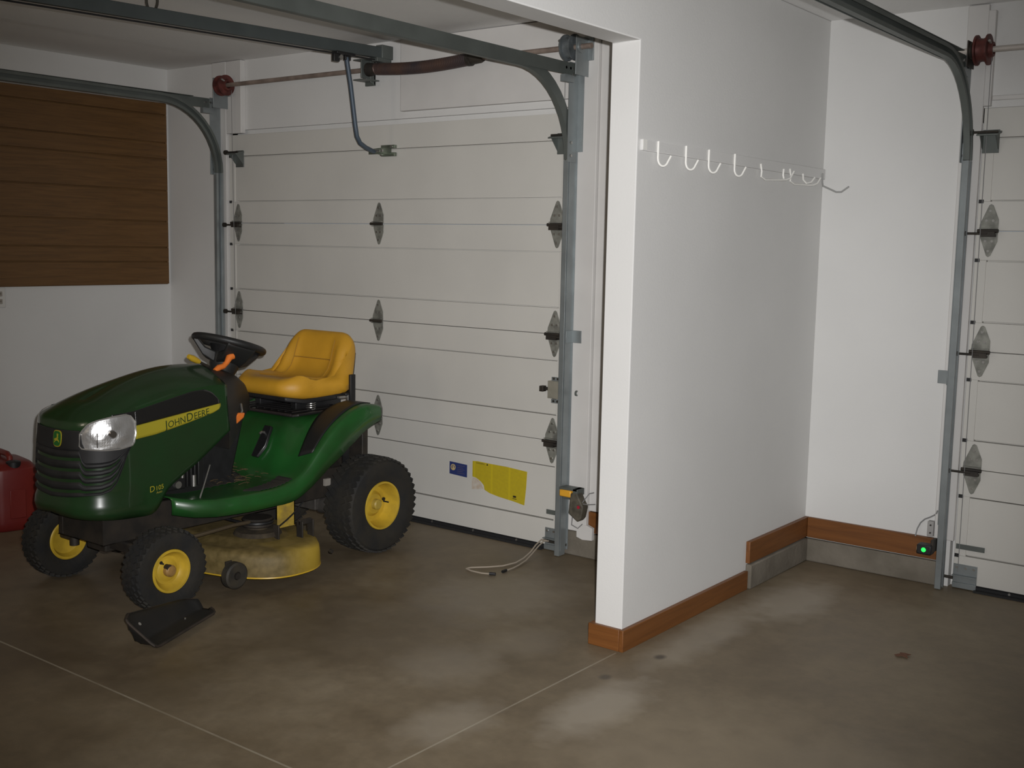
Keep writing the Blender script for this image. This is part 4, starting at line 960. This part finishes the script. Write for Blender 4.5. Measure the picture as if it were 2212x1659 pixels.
# --- chassis, engine, axle, hitch
m = MB(); m.b2(-.12, 1.36, -.165, -.135, .26, .40); m.b2(-.12, 1.36, .135, .165, .26, .40); m.b2(1.30, 1.36, -.165, .165, .26, .40); m.b2(.45, .52, -.135, .135, .28, .40); m.b2(-.14, -.10, -.2, .2, .24, .60)
m.build('chassis_frame', dark_metal, MW, bevel=.004)
m = MB(); m.b2(.86, 1.24, -.17, .17, .41, .64); m.cyl((1.05, 0, .63), (1.05, 0, .80), .15, 28); m.b2(.98, 1.14, .15, .205, .45, .58)
for k in range(7): m.b2(.90+k*.02, .908+k*.02, .165, .20, .45, .60)
en = m.build('engine', mat('engine_black', (.014, .014, .014), .5, .2), MW, bevel=.004)
bolts(en, steel, [((1.03, .20, .475), (1.03, .225, .475), .016, 14), ((1.0, .21, .50), (1.0, .21, .54), .008, 10), ((.93, .195, .45), (.93, .195, .50), .011, 10)], 'engine_fitting')
m = MB(); m.tube([(.90, .27, .55), (.965, .30, .45), (1.0, .31, .385)], .0035, 6); m.build('brake_linkage', steel, MW, smooth=True)
m = MB(); m.b2(1.19, 1.27, -.27, .27, .215, .262); m.b2(1.17, 1.29, -.07, .07, .20, .30); axl = m.build('front_axle', dark_metal, MW, bevel=.008)
for s in (1, -1):
    m = MB(); m.cyl((1.23, s*.262, .165), (1.23, s*.262, .285), .021, 16); m.cyl((1.23, s*.26, .192), (1.23, s*.43, .192), .0125, 12); m.b2(1.15, 1.25, s*.245-.012, s*.245+.02, .282, .292); m.build('spindle', dark_metal, axl, smooth=True)
    m = MB(); m.tube([(1.16, s*.25, .268), (1.12, s*.12, .268), (1.08, s*.02, .272)], .008, 8); m.build('tie_rod', steel, axl, smooth=True)
bolts(axl, steel, [((1.28, -.215, .262), (1.28, -.245, .27), .012, 10), ((1.29, -.20, .245), (1.29, -.13, .255), .007, 10)], 'axle_bolt')
m = MB(); m.b2(-.11, .15, -.12, .12, .19, .33); m.cyl((0, -.26, .254), (0, .26, .254), .028, 18); m.cyl((.09, .10, .21), (.09, .26, .24), .045, 18); m.build('transaxle', mat('transaxle_grey', (.12, .11, .10), .5, .5, var=.3, vscale=14), MW, bevel=.006)
m = MB(); m.prism([(-.24, -.12, .26), (-.24, .12, .26), (-.10, .2, .26), (-.10, -.2, .26)], (0, 0, .008)); m.build('hitch_plate', dark_metal, MW)
for s in (1, -1):
    m = MB(); m.b2(.06, .10, s*.265-.004, s*.265+.004, .36, .68); m.build('fender_strut', black, MW)
m = MB(); m.b2(.20, .235, .27, .285, .352, .386); m.build('frame_tab', mat('tab_grey', (.38, .35, .31), .5, .3), MW)

# --- mower deck
DKC = .64
def dk_out(k, n, gx, gy):      # rounded two-blade outline
    a = 2*PI*k/n; c_, s_ = math.cos(a), math.sin(a); e = 2.4
    x = gx*math.copysign(abs(c_)**(2/e), c_); y = gy*math.copysign(abs(s_)**(2/e), s_)
    return x, y
PROF = [(.066, 1.0, 0), (.072, 1.004, 0), (.125, 1.0, 0), (.150, .992, 0), (.166, .972, 0), (.176, .93, 0), (.180, .86, 0), (.180, .70, 0), (.196, .62, 0), (.198, .55, 0), (.198, .30, 0), (.198, .02, 0)]
def dkf(i, j):
    z, k, _ = PROF[i]; x, y = dk_out(j, 80, .300*k, .572*k)
    y += 0
    return Vector((DKC+x*(1-.05*abs(y)), y, z))
m = MB(); V = m.grid(dkf, len(PROF), 80, cv=True); m.bm.faces.new(V[-1])
dk = m.build('mower_deck', deck_mat, MW, smooth=True, angle=40, solid=.004)
m = MB(); m.tube([dkf(0, j)+Vector((0, 0, .001)) for j in range(80)], .004, 6, closed=True); m.build('deck_edge', yellow, dk, smooth=True)
for y in (.27, -.27):
    m = MB(); m.lathe([(.0, .11), (.018, .10), (.025, .05), (.04, .045), (.055, .04), (.055, .001)], (DKC, y, .197), 'Z', 30); m.build('spindle_housing', mat('housing_dirty', (.03, .022, .014), .85, bump=.3, bscale=60, second=(.06, .045, .025), vscale=20), dk, smooth=True)
    m = MB(); m.lathe([(-.006, .065), (0, .07), (.014, .062), (.028, .07), (.034, .065), (.034, .001)], (DKC, y, .238), 'Z', 30); m.build('pulley', dark_metal, dk, smooth=True)
m = MB()
bl_ = [(DKC+.07*math.cos(a), .27+.07*math.sin(a), .254) for a in [PI*k/8 for k in range(9)]]+[(DKC-.07*math.cos(a), -.27-.07*math.sin(a), .254) for a in [PI*k/8 for k in range(9)]]
m.tube(bl_, .007, 6, closed=True); m.build('drive_belt', black, dk, smooth=True)
m = MB()
for x_ in (.45, .515):
    m.b2(x_, x_+.007, .40, .44, .17, .255)
m.b2(.45, .522, .415, .423, .235, .26); m.build('lift_bracket', dark_metal, dk, bevel=.002)
m = MB(); m.b2(.62, .628, .36, .40, .185, .25); m.build('anti_rattle_tab', dark_metal, dk, bevel=.002)
m = MB(); m.prism([(.447, .298, .205), (.55, .298, .205), (.55, .298, .375), (.447, .298, .375)], (0, .008, 0)); m.b2(.447, .455, .22, .306, .205, .375); lp = m.build('lift_plate', mat('strut_yellow', (.55, .38, .04), .5, second=(.30, .21, .05), vscale=18), MW, bevel=.002)
m = MB(); m.tube([(.41, .32, .31), (.46, .322, .272), (.51, .322, .243), (.56, .33, .225)], .004, 6); m.build('cable', black, MW, smooth=True)
for s in (1, -1):
    m = MB(); m.tube([(1.16, s*.27, .245), (1.0, s*.31, .262), (.80, s*.30, .268), (.70, s*.29, .262)], .009, 8); m.build('deck_suspension_rod', mat('rod_brown', (.10, .075, .045), .6, .4), MW, smooth=True)
for y, s in ((.425, 1), (-.425, -1)):
    m = MB(); m.lathe([(-.020, .018), (-.022, .050), (-.016, .058), (.016, .058), (.022, .050), (.020, .018), (.018, .018), (-.020, .018)], (.905, y+s*.01 , .090), 'Y', 32); gw = m.build('gauge_wheel', mat('gauge_black', (.022, .02, .017), .7, second=(.04, .033, .022), vscale=20), dk, smooth=True)
    m = MB(); m.cyl((.905, y-s*.05, .090), (.905, y+s*.034, .090), .0085, 12); m.cyl((.905, y+s*.028, .090), (.905, y+s*.036, .090), .015, 6); m.b2(.888, .922, y-s*.030-.003, y-s*.030+.003, .075, .145); m.build('wheel_bolt', dark_metal, gw)
m = MB()
for (x_, z_) in ((.352, .135),): m.cyl((x_+.10, .548, .125), (x_+.10, .562, .125), .009, 10)
m.build('deck_bolt', dark_metal, dk)
m = MB(); m.prism([(.45, -.545, .17), (.85, -.545, .17), (.80, -.70, .12), (.50, -.70, .12)], (0, 0, .006)); m.build('discharge_chute', black, dk)

# --- dry grass bits caught on the foot platform
m = MB(); rnd = random.Random(3)
for k in range(70):
    X = rnd.gauss(.66, .07); y = rnd.gauss(.10, .09)
    if abs(y) > .33 or X < .56 or X > .86: continue
    z = max(body_z(X, y), body_z(X+.03, y), body_z(X, y+.03)) + .012; a = rnd.uniform(0, PI); L = rnd.uniform(.02, .06)
    d = Vector((math.cos(a)*L, math.sin(a)*L, rnd.uniform(-.002, .008)))
    W_ = Vector((1.46+y, -.60-X, z)); dw = Vector((d.y, -d.x, d.z))
    m.tube([W_, W_+dw*.5+Vector((0, 0, .003)), W_+dw], .0013, 4)
o = m.build('dry_grass', mat('straw', (.10, .065, .028), .85), origin=(1.56, -1.26, .44)); tag(o, 'bits of dry grass caught on the green foot platform of the mower', 'grass'); o['kind'] = 'stuff'
